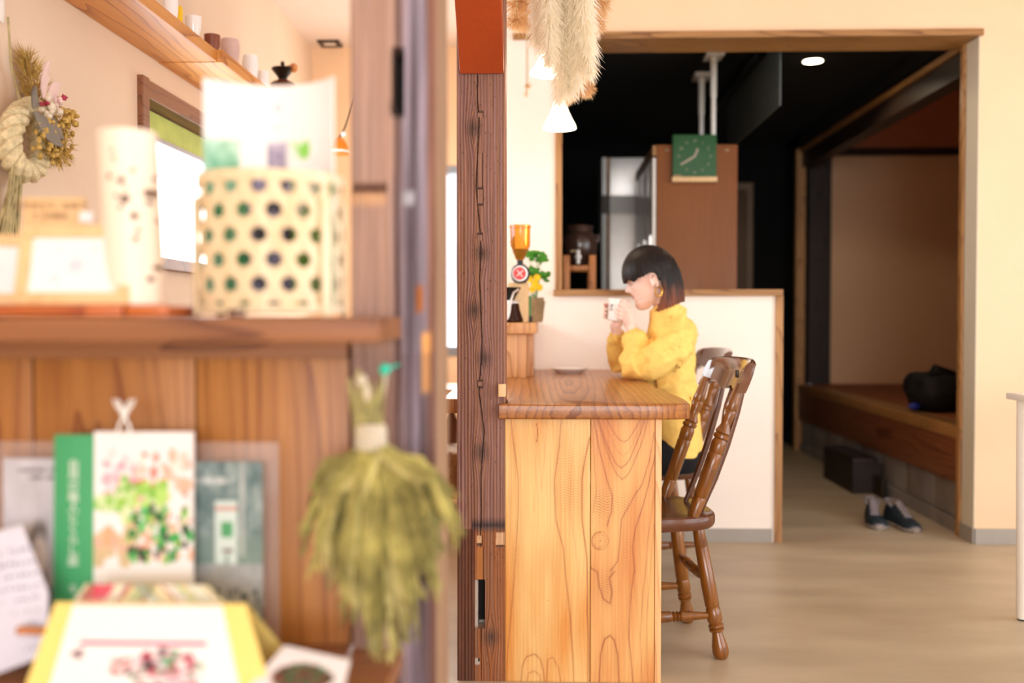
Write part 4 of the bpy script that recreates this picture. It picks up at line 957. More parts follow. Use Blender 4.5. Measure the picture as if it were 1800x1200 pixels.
# ------------------------------------------------------------------ pendant lamps
def pendant(px, py_top, py_bot, Y, label, rpx):
    b_ = P(px, py_bot, Y); tpp = P(px, py_top, Y); r_ = rpx*Y/1750
    t = thing('pendant_lamp', label, 'lamp', (b_.x, Y, b_.z), group='bell shaded pendant lamps over the counter')
    h = tpp.z-b_.z; n = 40; rings = []
    for k, (f, rr) in enumerate(((0, 1.0), (.12, .95), (.35, .74), (.6, .54), (.82, .40), (.88, .44), (.93, .38), (1, .28))):
        rings.append([Vector((b_.x+r_*rr*(1+(.035 if j % 2 else -.02)*(1-f))*math.cos(2*math.pi*j/n), Y+r_*rr*(1+(.035 if j % 2 else -.02)*(1-f))*math.sin(2*math.pi*j/n), b_.z+h*f)) for j in range(n)])
    MB().loft(rings, cap=False).build('shade', MT['lampglass'], t)
    MB().lathe([(0, .3*r_), (.3, .34*r_), (.35, .2*r_), (1, .16*r_)], (b_.x, Y, b_.z+h*.97), (b_.x, Y, b_.z+h*1.45), 16).build('socket', MT['brass'], t)
    MB().tube([(b_.x, Y, b_.z+h*1.4), (b_.x, Y, ZC)], .003, 6).build('cord', MT['sand'], t)
    l = bpy.data.lights.new('pendant_bulb', 'POINT'); l.energy = 2; l.color = (1, .85, .62); l.shadow_soft_size = .03
    o = bpy.data.objects.new('pendant_bulb', l); C.objects.link(o); o.location = (b_.x, Y, b_.z-.01)
pendant(984, 176, 226, 4.0, 'lit white bell pendant lamp below the pampas grass', 28)
pendant(966, 84, 131, 3.15, 'lit white bell pendant lamp half hidden behind the pampas grass', 34)

# ------------------------------------------------------------------ pampas grass
def plume(mb, top, bot, wid, nf, rnd, fl=.05, curl=.3):
    top, bot = Vector(top), Vector(bot); ax = (bot-top)
    for i in range(nf):
        t = rnd.random(); c = top+ax*t; prof = math.sin(math.pi*min(1, .12+t*.93))**.6
        a = rnd.uniform(0, 2*math.pi); rd = Vector((math.cos(a), math.sin(a), 0))
        s_ = c+rd*wid*prof*rnd.uniform(0, .7); L = fl*rnd.uniform(.5, 1.2)
        d = (rd*rnd.uniform(.25, .9)+ax.normalized()*rnd.uniform(.5, 1.0)+Vector((rnd.uniform(-.3, .3), rnd.uniform(-.3, .3), 0))).normalized()
        d2 = (d+Vector((0, 0, -curl))).normalized(); side = d.cross(Vector((rnd.uniform(-1, 1), rnd.uniform(-1, 1), rnd.uniform(-1, 1)))).normalized()*rnd.uniform(.0004, .0011)
        m = s_+d*L*.5; e = m+d2*L*.5; b = len(mb.v)
        mb.v += [s_-side, s_+side, m+side*1.3, m-side*1.3, e]; mb.f += [(b, b+1, b+2, b+3), (b+3, b+2, b+4)]; mb.mi += [0, 0]
rnd = random.Random(11)
YPm = 2.75
pg = thing('pampas_grass', 'large bunch of cream pampas grass hanging upside down', 'dried grass', P(985, -60, YPm))
for (tx, ty, bx_, by_, wd, nf) in ((960, -80, 966, 105, .036, 2800), (990, -90, 1000, 160, .034, 3200), (1020, -80, 1036, 125, .034, 2800), (950, -80, 944, 75, .02, 1200), (985, -90, 985, 175, .024, 1800), (1005, -60, 1018, 150, .02, 1200)):
    mb = MB(); dy = rnd.uniform(-.05, .05); plume(mb, P(tx, ty, YPm+dy), P(bx_, by_, YPm+dy), wd, nf, rnd, .045); o = mb.build('plume', MT['pampas'], pg, smooth=False)
    MB().tube([P(985, -170, YPm), P(tx, ty, YPm+dy), P((tx+bx_)/2, (ty+by_)/2, YPm+dy)], .0025, 6).build('stem', MT['straw'], pg)
MB().lathe([(0, .022), (1, .022)], P(985, -150, YPm), P(985, -140, YPm), 14).build('tie', MT['rope'], pg)
MB().tube([P(985, -150, YPm), Vector((P(985, -150, YPm).x, YPm, ZC))], .002, 5).build('string', MT['straw'], pg)
def brownbunch(spots, Y, label, name='dried_flowers', hang=(0, 0), mat='pampas_brown'):
    t = thing(name, label, 'dried flowers', P(spots[0][0], spots[0][1], Y))
    for (px, py, r_, nf) in spots:
        c = P(px, py, Y+rnd.uniform(-.05, .05)); rr = r_*Y/1750; mb = MB()
        for i in range(nf):
            d = Vector((rnd.gauss(0, 1), rnd.gauss(0, 1), rnd.gauss(0, 1))).normalized(); s_ = c+d*rr*rnd.uniform(0, .75); e = s_+(d+Vector((0, 0, -.3)))*rr*rnd.uniform(.2, .45)
            sd = d.cross(Vector((rnd.uniform(-1, 1), rnd.uniform(-1, 1), 1))).normalized()*rnd.uniform(.001, .003); b = len(mb.v)
            mb.v += [s_-sd, s_+sd, e]; mb.f.append((b, b+1, b+2)); mb.mi.append(0)
        mb.build('flower_head', MT[mat], t, smooth=False)
        MB().tube([c, Vector((c.x, c.y, ZC))], .0015, 5).build('stem', MT['straw'], t)
brownbunch([(1046, 5, 34, 2200), (1042, 38, 28, 1500), (1030, 58, 20, 600)], 3.3, 'tan dried plume right of the pampas grass by the lintel')
brownbunch([(915, 5, 32, 1600), (908, 36, 24, 900), (925, 42, 20, 700)], 3.3, 'tan dried plume left of the pampas grass by the slim post')
brownbunch([(1020, 132, 26, 1500), (1030, 155, 21, 900), (1005, 166, 16, 600), (1038, 120, 16, 500), (998, 176, 11, 300)], 3.6, 'brown dried plume behind the lower lit pendant lamp')
brownbunch([(928, 150, 9, 120), (925, 165, 7, 80)], 4.2, 'small faded dried flower above the grinder')

# ------------------------------------------------------------------ kitchen side, left
# wall shelf
zs0 = 1.935; zs1 = 1.975
sh_ = thing('wall_shelf', 'long pine shelf high on the left wall', 'shelf', (XL+.1, 2.8, zs0))
MB().box(XL+.001, -1.125, 1.0, 3.42, zs0, zs1, .002).build('board', MT['shelf_pine'], sh_)
MB().box(XL+.001, -1.105, 3.422, 4.52, zs0-.002, zs1+.002, .002).build('board', MT['shelf_pine'], sh_)
for yy in (1.5, 3.3, 4.2): MB().box(XL+.001, XL+.02, yy-.01, yy+.01, zs1, zs1+.06, .002).build('bracket', MT['alum'], sh_)
def onshelf(px, py, X=-1.19): return PXc(px, py, X)
def cupshape(name, px, py, rpx, hpx, mat, label, cat, prof=((0, .6), (.15, .75), (.6, 1.0), (1, .95))):
    q = onshelf(px, py); s2 = q.y/1750; r_ = rpx*s2; h_ = hpx*s2
    return props(MB().lathe(list(prof), (q.x, q.y, zs1+.001), (q.x, q.y, max(zs1+.03, q.z)), 20).build(name, mat), label, cat), q, r_
def jar_(name, px, pytop, rpx, mat, label, cat, prof):
    q = onshelf(px, pytop); s2 = q.y/1750; r_ = rpx*s2
    return props(MB().lathe([(a, b_*r_) for a, b_ in prof], (q.x, q.y, zs1+.003), (q.x, q.y, q.z), 22).build(name, mat), label, cat)
cupprof = ((0, .55), (.05, .7), (.5, .95), (.8, 1), (1, .9))
bowl = ((0, .4), (.1, .5), (.6, .95), (1, 1))
jar_('teapot', 300, -6, 13, MT['ceramic'], 'pale round jar on the high pine shelf nearest the camera', 'jar', cupprof)
jar_('cup', 312, 12, 9, MT['yellow'], 'small yellow cup on the high pine shelf', 'cup', cupprof)
jar_('bowl', 340, 30, 14, MT['ceramic'], 'low white bowl on the high pine shelf before the brown one', 'bowl', bowl)
jar_('bowl', 373, 62, 14, flat('brown_bowl', '#8a4a30', .4), 'brown bowl on the high pine shelf', 'bowl', bowl)
jar_('cup', 404, 70, 17, flat('rose_cup', '#d8b8b0', .5), 'large dusty pink cup on the high pine shelf', 'cup', cupprof)
jar_('cup', 440, 98, 14, MT['ceramic'], 'white patterned cup near the end of the pine shelf', 'cup', cupprof)
jar_('bowl', 462, 126, 11, MT['ceramic'], 'small white dish at the end of the pine shelf', 'bowl', bowl)
# hand mill at the end of the shelf
q = PXc(497, 155, -1.165); my = q.y; s2 = my/1750
hm = thing('hand_mill', 'old hand coffee mill with wooden knob on the shelf end', 'coffee mill', (q.x, my, zs1))
zq = lambda py: P(497, py, my).z
MB().box(q.x-.045, q.x+.045, my-.045, my+.045, zs1+.002, zq(152), .006).build('box', MT['chair'], hm)
MB().lathe([(0, .05), (.3, .055), (.6, .045), (1, .02)], (q.x, my, zq(152)), (q.x, my, zq(140)), 20).build('shoulder', MT['chair_dark'], hm)
MB().lathe([(0, .018), (.2, .022), (.8, .046), (.9, .05), (1, .048)], (q.x, my, zq(140)), (q.x, my, zq(120)), 24).build('hopper', MT['iron'], hm)
MB().lathe([(0, .012), (.3, .006), (.6, .010), (1, .006)], (q.x, my, zq(120)), (q.x, my, zq(108)), 12).build('spindle', MT['iron'], hm)
MB().tube([(q.x, my, zq(118)), (q.x+.05, my-.01, zq(117)), P(516, 120, my)], .004, 8).build('crank', MT['iron'], hm)
kq = P(516, 119, my); MB().lathe([(0, .01), (.3, .018), (.8, .018), (1, .008)], kq-Vector((0, 0, .02)), kq+Vector((0, 0, .018)), 14).build('knob', MT['stand'], hm)
# orange pendant
oq = P(596, 272, 4.5); r_ = 18*4.5/1750
op = thing('orange_lamp', 'small orange dome lamp hanging over the kitchen', 'lamp', (oq.x, 4.5, oq.z))
MB().tube2([Vector((oq.x, 4.5, oq.z+h)) for h in (0, .02, .05, .07, .078)], [r_*1.05, r_*1.0, r_*.8, r_*.45, .008], Vector((0, 0, 1)), 24, True).build('shade', MT['copper'], op)
MB().tube2([Vector((oq.x, 4.5, oq.z+h)) for h in (.008, .018)], [r_*1.07, r_*1.06], Vector((0, 0, 1)), 24, True).build('band', MT['white'], op)
MB().ball((oq.x+.025, 4.48, oq.z+.09), .012, 10).build('socket', MT['ceramic'], op)
MB().tube([(oq.x, 4.5, oq.z+.075), P(606, 225, 4.5), P(625, 170, 4.5), (P(650, -60, 4.5).x, 4.5, ZC)], .004, 6).build('cord', MT['iron'], op)
# kitchen shelf seen between the posts
ks = thing('kitchen_rack', 'wooden kitchen rack seen in the gap between the posts', 'shelf', (-.7, 5.2, 0))
for zz in (.12, P(792, 866, 4.6).z-.02, P(792, 690, 4.6).z): MB().box(-1.0, -.34, 4.55, 4.95, zz, zz+.02, .002).build('board', MT['barwood'], ks)
for xx in (-1.0, -.37):
    for yy in (4.55, 4.92): MB().box(xx, xx+.03, yy, yy+.03, 0, 1.0 if False else P(792, 690, 4.6).z, .002).build('upright', MT['barwood'], ks)
wb = thing('wicker_basket', 'brown wicker basket with white cloth between the posts', 'basket', (-.45, 4.72, P(792, 866, 4.6).z))
zw0, zw1 = P(792, 866, 4.6).z, P(792, 795, 4.6).z
mb = MB()
for k in range(14):
    zz = zw0+.008+(zw1-zw0-.012)*k/13; mb.tube([(-.45+.1*math.cos(a), 4.74+.12*math.sin(a)+.003*math.sin(a*20+k*3.14), zz) for a in [2*math.pi*j/40 for j in range(41)]], .0065, 6, cap=False)
mb.build('weave', MT['rice'], wb)
MB().lathe([(0, .09), (1, .095)], (-.45, 4.74, zw0), (-.45, 4.74, zw1-.01), 20).build('lining', MT['rice'], wb)
mb = blob('c', (-.45, 4.72, zw1), (.09, .1, .025), None, '', '', 9, .5); mb.build('cloth', MT['white'], wb)
props(MB().lathe([(0, .03), (.7, .032), (1, .012)], (P(791, 740, 4.62).x, 4.7, zw1+.03), (P(791, 740, 4.62).x, 4.7, P(792, 722, 4.7).z), 14).build('jam_jar', MT['chair_dark']), 'small dark jar with blue lid between the posts', 'jar')
# ------------------------------------------------------------------ straw wreath on the left wall
WX = XL+.03
def W(px, py, dx=0): return PXc(px, py, WX+dx)
wr = thing('straw_wreath', 'twisted straw rope ring with dried flowers on the left wall', 'wreath', W(70, 240))
ringp = [(62, 192), (42, 195), (26, 212), (17, 240), (18, 268), (30, 292), (50, 302), (66, 290), (72, 265), (70, 240), (64, 215)]
cen = [W(a, b_, .01) for a, b_ in ringp]
def cat(ps, n=8, closed=True):
    out = []; m = len(ps)
    for i in range(m):
        p0, p1, p2, p3 = ps[i-1], ps[i], ps[(i+1) % m], ps[(i+2) % m]
        for k in range(n):
            t = k/n; out.append(.5*((2*p1)+(p2-p0)*t+(2*p0-5*p1+4*p2-p3)*t*t+(3*p1-p0-3*p2+p3)*t**3))
    return out
cc = cat(cen, 9)
for s in range(3):
    pts = []
    for i, p in enumerate(cc+[cc[0]]):
        t = (cc[(i+1) % len(cc)]-cc[(i-1) % len(cc)]).normalized(); u = Vector((1, 0, 0)); v = t.cross(u).normalized(); a = i*.36+s*2.094
        pts.append(p+(u*math.cos(a)+v*math.sin(a))*.0165)
    MB().tube(pts, .0145, 8, cap=False).build('rope_strand', MT['rope'], wr)
for i in range(26):
    a = W(rnd.uniform(22, 40), rnd.uniform(285, 300), rnd.uniform(0, .02)); b_ = W(rnd.uniform(-25, 32), 470, rnd.uniform(0, .03))
    MB().tube([a, a.lerp(b_, .5), b_], [.003, .0035, .002], 5).build('straw', MT['straw'], wr)
mb = MB(); plume(mb, W(70, 205), W(45, 100), .035, 700, rnd, .05, -.1)
for i in range(0): pass
mb.build('grass_plume', MT['driedgold'], wr, smooth=False)
def petal(px, py, L, wd, ang, mat, nm, dx=.05):
    c = W(px, py, dx); d = Vector((.3, math.cos(ang), math.sin(ang))).normalized(); s = Vector((1, 0, 0)).cross(d).normalized()
    rings = [c+d*L*t for t in (0, .3, .6, .85, 1)]; ws = [.15, .8, 1, .6, .05]; vs = []
    for p, w_ in zip(rings, ws): vs += [p-s*wd*w_, p+Vector((.006, 0, 0)), p+s*wd*w_]
    fs = []
    for i in range(4): fs += [(3*i, 3*i+1, 3*i+4, 3*i+3), (3*i+1, 3*i+2, 3*i+5, 3*i+4)]
    mb = MB().add(vs+[v-Vector((.002, 0, 0)) for v in vs], fs+[tuple(15+i for i in f[::-1]) for f in fs]); mb.build(nm, mat, wr)
petal(66, 185, .07, .03, R(160), MT['greyleaf'], 'leaf'); petal(60, 195, .11, .028, R(-45), MT['greyleaf'], 'leaf'); petal(85, 200, .07, .022, R(-60), MT['greyleaf'], 'leaf')
petal(76, 172, .09, .022, R(110), MT['pinkleaf'], 'petal', .06); petal(84, 175, .06, .02, R(60), MT['pinkleaf'], 'petal', .06)
for (nm, mat, x_, y_, sx, sy, n, s_) in (('golden_flower', 'driedgold', 92, 235, 22, 22, 130, .0085), ('golden_flower', 'driedgold', 100, 265, 22, 14, 110, .0075), ('pale_flower', 'pampas', 92, 190, 16, 14, 40, .010), ('pink_flower', 'pinkleaf', 98, 180, 14, 12, 22, .009), ('red_berry', 'redberry', 112, 170, 4, 4, 7, .006), ('red_berry', 'redberry', 78, 182, 8, 6, 9, .006), ('golden_flower', 'driedgold', 118, 205, 10, 14, 30, .011)):
    mb = MB()
    for i in range(n):
        c = W(x_+rnd.gauss(0, sx*.55), y_+rnd.gauss(0, sy*.55), rnd.uniform(.02, .07)); mb.ball(c, (s_*rnd.uniform(.5, 1), s_*rnd.uniform(.5, 1.2), s_*rnd.uniform(.5, 1.2)), 6)
    o = mb.build(nm, MT[mat], wr); o['kind'] = 'stuff'
for (tx, ty, tr, nf) in ((100, 262, .055, 900), (108, 225, .045, 500), (88, 240, .035, 400)):
    c = W(tx, ty, .045); mb = MB()
    for i in range(nf):
        d = Vector((rnd.gauss(0, .6), rnd.gauss(0, 1), rnd.gauss(0, 1))).normalized(); s_ = c+d*tr*rnd.uniform(0, .8); e = s_+(d+Vector((0, 0, -.3)))*tr*rnd.uniform(.15, .4)
        sd = d.cross(Vector((rnd.uniform(-1, 1), rnd.uniform(-1, 1), 1))).normalized()*rnd.uniform(.0008, .0022); b = len(mb.v); mb.v += [s_-sd, s_+sd, e]; mb.f.append((b, b+1, b+2)); mb.mi.append(0)
    o = mb.build('dried_tuft', MT['driedgold'], wr, smooth=False); o['kind'] = 'stuff'
hk = props(MB().box(XL, XL+.02, W(6, 20).y-.02, W(16, 20).y, W(10, 38).z, W(10, -10).z, .004).build('wall_hook', MT['white']), 'white plastic hook rail high on the left wall', 'hook')
MB().tube([W(14, 30), W(20, 120), W(40, 195)], .003, 6).build('hanging_cord', MT['straw'], wr)
# ------------------------------------------------------------------ foreground partition and its shelves
YF = 1.50
ST = P(300, 558, 1.27).z; SB = P(300, 601, 1.27).z
part = thing('plank_partition', 'low wall of vertical cedar planks under the display shelf', 'partition', (-.8, YF, 0))
def fx(px, Y=YF): return P(px, 800, Y).x
edges = [-1.325, -1.10, -.865, fx(60), fx(345), fx(616)]
for a, b_ in zip(edges, edges[1:]): MB().box(a+.0015, b_-.0015, YF, YF+.03, 0, SB-.012, .002).build('plank', MT['plank'], part)
MB().box(-1.325, fx(616), YF-.004, YF+.034, SB-.011, SB-.001).build('cap_rail', MT['shelf_top'], part)
sr = P(665, 580, 1.27).x
ds = thing('display_shelf', 'thick brown display shelf notched round the near post', 'shelf', (-.8, 1.45, SB))
MB().prism([(-1.325, 1.27), (sr, 1.27), (sr, YP1-.002), (xa-.003, YP1-.002), (xa-.003, 1.66), (-1.325, 1.66)], SB, ST, .003).build('board', MT['shelf_top'], ds)
MB().box(-1.325, fx(617)-.001, YF-.022, YF-.006, SB-.03, SB-.001).build('batten', MT['shelf_top'], ds)
LS = P(500, 1130, YF).z
ls = props(MB().box(-1.325, sr, 1.2, YF-.001, LS-.028, LS, .003).build('lower_shelf', MT['shelf_top']), 'lower brown shelf holding the calendar and leaflets', 'shelf')

# reddish trays
ty = 1.30
tz = P(100, 536, ty).z
t1 = props(MB().box(P(-60, 545, ty).x, P(214, 545, ty).x, ty, ty+.13, ST+.001, tz, .003).build('tray', MT['tray']), 'long reddish wooden tray under the picture frames', 'tray')
t2 = props(MB().box(P(217, 545, ty).x, P(292, 545, ty).x, ty+.005, ty+.11, ST+.001, tz, .003).build('tray', MT['tray']), 'short reddish wooden tray under the white pierced vase', 'tray')
q = P(305, 545, 1.42)
props(MB().box(P(292, 548, 1.42).x, P(320, 548, 1.42).x, 1.42, 1.5, ST+.001, P(300, 545, 1.42).z+.004, .002).build('wood_block', MT['shelf_top']), 'small brown wood block behind the short tray', 'block')
def rotx(a): return Matrix.Rotation(a, 4, 'X')
def rotz(a): return Matrix.Rotation(a, 4, 'Z')
# picture frames on the trays
def frame(cx, y, w_, h_, rz, tilt, label, blobs, shear=0):
    t = thing('picture_frame', label, 'frame', (cx, y, tz+.0015), group='picture frames on the display shelf')
    M_ = Matrix.Translation((cx, y, tz+.0015)) @ rotz(rz) @ rotx(tilt)
    b = .017
    MB().box(-w_/2, w_/2, 0, .012, 0, b, .002, M_).build('bottom_rail', MT['frame'], t)
    MB().box(-w_/2, w_/2, 0, .012, h_-b, h_, .002, M_).build('top_rail', MT['frame'], t)
    MB().box(-w_/2, -w_/2+b, 0, .012, b, h_-b, .002, M_).build('side_rail', MT['frame'], t)
    MB().box(w_/2-b, w_/2, 0, .012, b, h_-b, .002, M_).build('side_rail', MT['frame'], t)
    def cf(u, v):
        c = (.95, .93, .98)
        for bu, bv, br, bc_ in blobs:
            d = math.hypot((u-bu)*w_/h_, v-bv)
            if d < br: c = mixc(bc_, c, .35+.65*d/br)
        return c
    mb, cols = sheet(M_ @ Matrix.Translation((0, .006, b)), w_-2*b, h_-2*b, 40, 30, cf); mb.build('picture', MT['print'], t, cols=cols)
    # easel leg behind
    MB().box(-.01, .01, .012, .016, .02, h_*.75, .001, Matrix.Translation((cx, y, tz+.0015)) @ rotz(rz) @ rotx(tilt-R(8))).build('strut', MT['frame'], t)
    return t
pk = lin('#f0b8d8')
frame(P(125, 460, 1.33).x, 1.325, 208/1750*1.34, .112, R(0), R(-13), 'pale wooden frame with a white pink-marked card', [(.3, .8, .06, pk), (.7, .8, .06, pk), (.5, .5, .2, pk), (.28, .25, .1, pk)])
frame(P(-28, 460, 1.36).x, 1.372, .125, .105, R(12), R(-16), 'pale wooden frame cut by the left edge behind the other', [(.5, .5, .2, lin('#d8d8f0'))])
sgn = thing('wooden_sign', 'small pale wooden sign with two lines of brush writing', 'sign', (P(95, 380, 1.46).x, 1.455, ST+.001))
sx0, sx1 = P(36, 370, 1.46).x, P(148, 370, 1.46).x
Ms = Matrix.Translation((0, 1.455, ST+.001)) @ rotx(R(-3))
MB().box(sx0, sx1, 0, .01, 0, P(90, 346, 1.46).z-ST, .004, Ms).build('board', MT['frame'], sgn)
hs = P(90, 346, 1.46).z-ST
inkb = flat('brush_ink', '#8a6248', .8, var=0)
for k, (s_, sz, dz_) in enumerate((('ありがとう・おめで', .012, .014), ('とうの花を', .011, .029))):
    text('lettering', s_, sz, inkb, sgn, Ms @ Matrix.Translation(((sx0+sx1)/2-.004, -.0012, hs-dz_)) @ rotx(R(90)))
MB().box(P(134, 380, 1.44).x, P(158, 380, 1.44).x, -.014, -.011, P(140, 392, 1.44).z-ST, P(140, 372, 1.44).z-ST, .001, Ms).build('price_tag', MT['paper'], sgn)

# pierced white vase
vy = 1.37; vb = P(258, 533, vy); vt = P(224, 233, vy)
Vr = 50/1750*vy
vs_ = thing('pierced_vase', 'tall white bamboo lantern tube pierced with small dark holes', 'vase', (vb.x-.012, vy, tz))
n, m = 90, 150; mb = MB(); cols = []; rn2 = random.Random(8)
holes = [(192, 310, 5), (216, 318, 6), (222, 350, 8), (258, 338, 7), (204, 280, 3), (238, 380, 6), (270, 385, 6), (216, 365, 4), (235, 300, 3), (243, 405, 4), (258, 355, 4), (280, 478, 6), (262, 490, 5), (225, 330, 3), (200, 265, 3), (262, 310, 3), (240, 420, 4), (268, 470, 4), (207, 345, 3)]
vb2 = Vector((vb.x-.014, vy, tz+.0015)); axd = (Vector((vt.x, vy, vt.z))-vb2)
hp = [(P(a, b_, vy-Vr*.8), r_/1750*vy) for a, b_, r_ in holes]
for j in range(m+1):
    c = vb2+axd*j/m
    for i in range(n):
        a = 2*math.pi*i/n; p = c+Vector((math.cos(a)*Vr, math.sin(a)*Vr, 0)); col = lin('#fff2e0'); ins = 0
        if math.sin(a) < .3:
            for hq, hr in hp:
                d = math.hypot(p.x-hq.x*p.y/hq.y, p.z-hq.z) if False else math.hypot(p.x-hq.x, p.z-hq.z)
                if d < hr: col = lin('#6a4838'); ins = .004
        mb.v.append(p-Vector((math.cos(a), math.sin(a), 0))*ins); cols.append(col)
for j in range(m):
    for i in range(n):
        k = (i+1) % n; mb.f.append((j*n+i, j*n+k, (j+1)*n+k, (j+1)*n+i)); mb.mi.append(0)
mb.f.append(tuple(m*n+i for i in range(n))); mb.mi.append(0); mb.f.append(tuple(range(n))[::-1]); mb.mi.append(0)
mb.build('tube', MT['print'], vs_, cols=cols)

# bamboo basket with kagome weave
by_ = 1.435; bcx = P(478, 450, by_-.0).x; Rb = 122/1750*by_*.985; zb_ = ST+.012; ztp = P(480, 300, 1.34).z
bk = thing('bamboo_basket', 'open-weave bamboo basket with round holes on the shelf', 'basket', (bcx, by_, ST))
Hb = ztp-zb_; rs = .0335; sw = .0066
def cyl(u, z, off=0):  # u arc length
    a = -math.pi/2+u/Rb; rr = (Rb+off)*(1+.03*math.sin(math.pi*(z-zb_)/Hb)-.01*(z-zb_)/Hb); return Vector((bcx+rr*math.cos(a), by_+rr*math.sin(a), z))
def ribbon(pts, off, w_, mat='bamboo', nm='bamboo_strip'):
    mb = MB(); vs = []; fs = []; N = len(pts)
    for i, (u, z) in enumerate(pts):
        u0, z0 = pts[max(0, i-1)]; u1, z1_ = pts[min(N-1, i+1)]; du, dz = u1-u0, z1_-z0; L = math.hypot(du, dz); nu, nz_ = -dz/L*w_, du/L*w_
        vs += [cyl(u-nu, min(max(z-nz_, zb_), ztp), off), cyl(u+nu, min(max(z+nz_, zb_), ztp), off), cyl(u+nu, min(max(z+nz_, zb_), ztp), off+.0009), cyl(u-nu, min(max(z-nz_, zb_), ztp), off+.0009)]
    for i in range(N-1):
        for k in range(4): k2 = (k+1) % 4; fs.append((i*4+k, i*4+k2, (i+1)*4+k2, (i+1)*4+k))
    mb.add(vs, fs).build(nm, MT[mat], bk)
circ = 2*math.pi*Rb; ncol = round(circ/(rs*2/math.sqrt(3))); hsp = circ/ncol
nrow = int(Hb/rs)
for k in range(nrow+1):
    z = zb_+rs/2+k*rs
    if z < ztp: ribbon([(circ*i/60, z) for i in range(61)], .0, sw)
tan60 = rs/(hsp/2)
for s in (1, -1):
    for k in range(ncol):
        u0 = k*hsp+hsp*.25; L = Hb; ribbon([(u0+s*(L*i/16)/tan60, zb_+L*i/16) for i in range(17)], .0012 if s > 0 else .0024, sw)
# rim, base and legs
for zz, hh in ((ztp, .012), (zb_+.002, .008)):
    mb = MB(); N = 60; rings = []
    for i in range(N+1):
        u = circ*i/N; rings.append([cyl(u, zz-hh, .003), cyl(u, zz-hh, .0065), cyl(u, zz+.003, .0065), cyl(u, zz+.003, .003)])
    mb.loft(rings, True, False).build('rim', MT['bamboo'], bk)
for a in (-R(150), -R(32), R(30), R(150)):
    c, s_ = math.cos(a), math.sin(a); r1 = Rb+.006
    M_ = Matrix.Translation((bcx, by_, 0)) @ rotz(a)
    MB().box(r1+.001, r1+.006, -.008, .008, ST+.001, ztp-.03, .001, M_).build('foot_strip', MT['bamboo'], bk)
MB().lathe([(0, Rb*.95), (1, Rb*.97)], (bcx, by_, zb_-.006), (bcx, by_, zb_+.002), 30).build('base', MT['rice'], bk)
props(MB().box(bcx-.025, bcx-.006, by_-Rb-.03, by_-Rb-.012, ST+.001, ST+.011, .001).build('wood_chip', MT['chair_dark']), 'small dark wooden chip under the basket front', 'block')
# curved booklet inside
bz0 = zb_+.004
pw = 236/1750*1.40
def bend_b(u, v, th):
    a = (u-.5)*1.75; rr = pw/1.75+th; top = P(480, 150, 1.44).z-bz0
    lean_ = 0
    return Vector((bcx+.008+math.sin(a)*rr*(1.10), by_-.11+math.cos(a)*rr*1.35-.028, bz0+v*top*(1+.0*u)))
def cfb(u, v):
    h = v
    c = (.95, .95, .97)
    nn = fbm(u*6, v*9, 3)
    if h < .745:
        if u < .24 and h > .5: c = mixc(lin('#3aa878'), lin('#c8f0dc'), .5+1.5*nn)
        elif .42 < u < .58 and h > .62: c = mixc(lin('#5c4a70'), lin('#c8c0dc'), .5+2*nn)
        elif .58 < u < .75 and h > .66: c = mixc(lin('#86dc40'), (.9, .95, .9), .4+2*nn)
        elif h < .6:
            if u < .3: c = mixc(lin('#1c8c54'), lin('#a0d8b8'), .4+1.5*nn)
            elif u < .6: c = mixc(lin('#1a1c28'), lin('#9a98c8'), .35+2.2*fbm(u*9, v*7, 5))
            else: c = mixc(lin('#5a8a2c'), lin('#c8d8a0'), .4+2*nn)
        if h > .735: c = mixc(c, (.95, .95, .97), .6)
    if h < .735 and u > .56 and h > .4 and nn > -.05: c = mixc(c, (.93, .94, .95), .75)
    if .46 < u < .53 and .80 < h < .92 and nn > -.1: c = mixc(c, lin('#c0b8d8'), .6)
    if .1 < u < .18 and h > .9: c = mixc(c, lin('#c8c4e8'), .4)
    return c
bo = thing('curved_booklet', 'white printed booklet curved inside the bamboo basket', 'booklet', (bcx, by_, bz0))
mb, cols = sheet(Matrix.Identity(4), 1, 1, 60, 90, cfb, bend_b, .002); mb.build('page', MT['print'], bo, cols=cols)

# ------------------------------------------------------------------ leaflets on the lower shelf
ac = props(MB().box(P(-90, 900, 1.47).x, P(491, 900, 1.47).x, 1.468, 1.471, LS+.001, P(300, 776, 1.47).z, .001).build('acrylic_panel', MT['acrylic']), 'clear acrylic panel standing behind the leaflets', 'panel')
def upright(px0, px1, pyt, Y, tilt=R(-2), rz=0, zb=None):
    zb = LS+.0015 if zb is None else zb
    x0_, x1_ = P(px0, 900, Y).x, P(px1, 900, Y).x; h_ = P((px0+px1)/2, pyt, Y).z-zb
    return Matrix.Translation(((x0_+x1_)/2, Y, zb)) @ rotz(rz) @ rotx(tilt), x1_-x0_, h_
rbl = random.Random(5)
BL = []
def blobs_(n, u0, u1, v0, v1, r0, r1, cols_):
    for _ in range(n): BL.append((rbl.uniform(u0, u1), rbl.uniform(v0, v1), rbl.uniform(r0, r1), lin(rbl.choice(cols_)), rbl.uniform(.5, 1.6)))
blobs_(40, .08, .5, .52, .86, .02, .05, ['#f8d0dc', '#f4b8c8', '#fbe8ec', '#e8a0b4'])
blobs_(45, .45, .98, .5, .85, .02, .05, ['#f8d8cc', '#f4c0a8', '#e89080', '#fbf0e8', '#d86858'])
blobs_(25, 0, .35, .42, .5, .02, .05, ['#b8e090', '#9cd468', '#d8f0b8'])
blobs_(60, .25, .75, .32, .62, .025, .06, ['#9cd45c', '#b8e878', '#c8e8a0', '#78c040', '#e0f0c0'])
blobs_(30, 0, .4, .0, .22, .04, .08, ['#ecc8a4', '#e0b48c', '#d8c49c', '#e8bca8'])
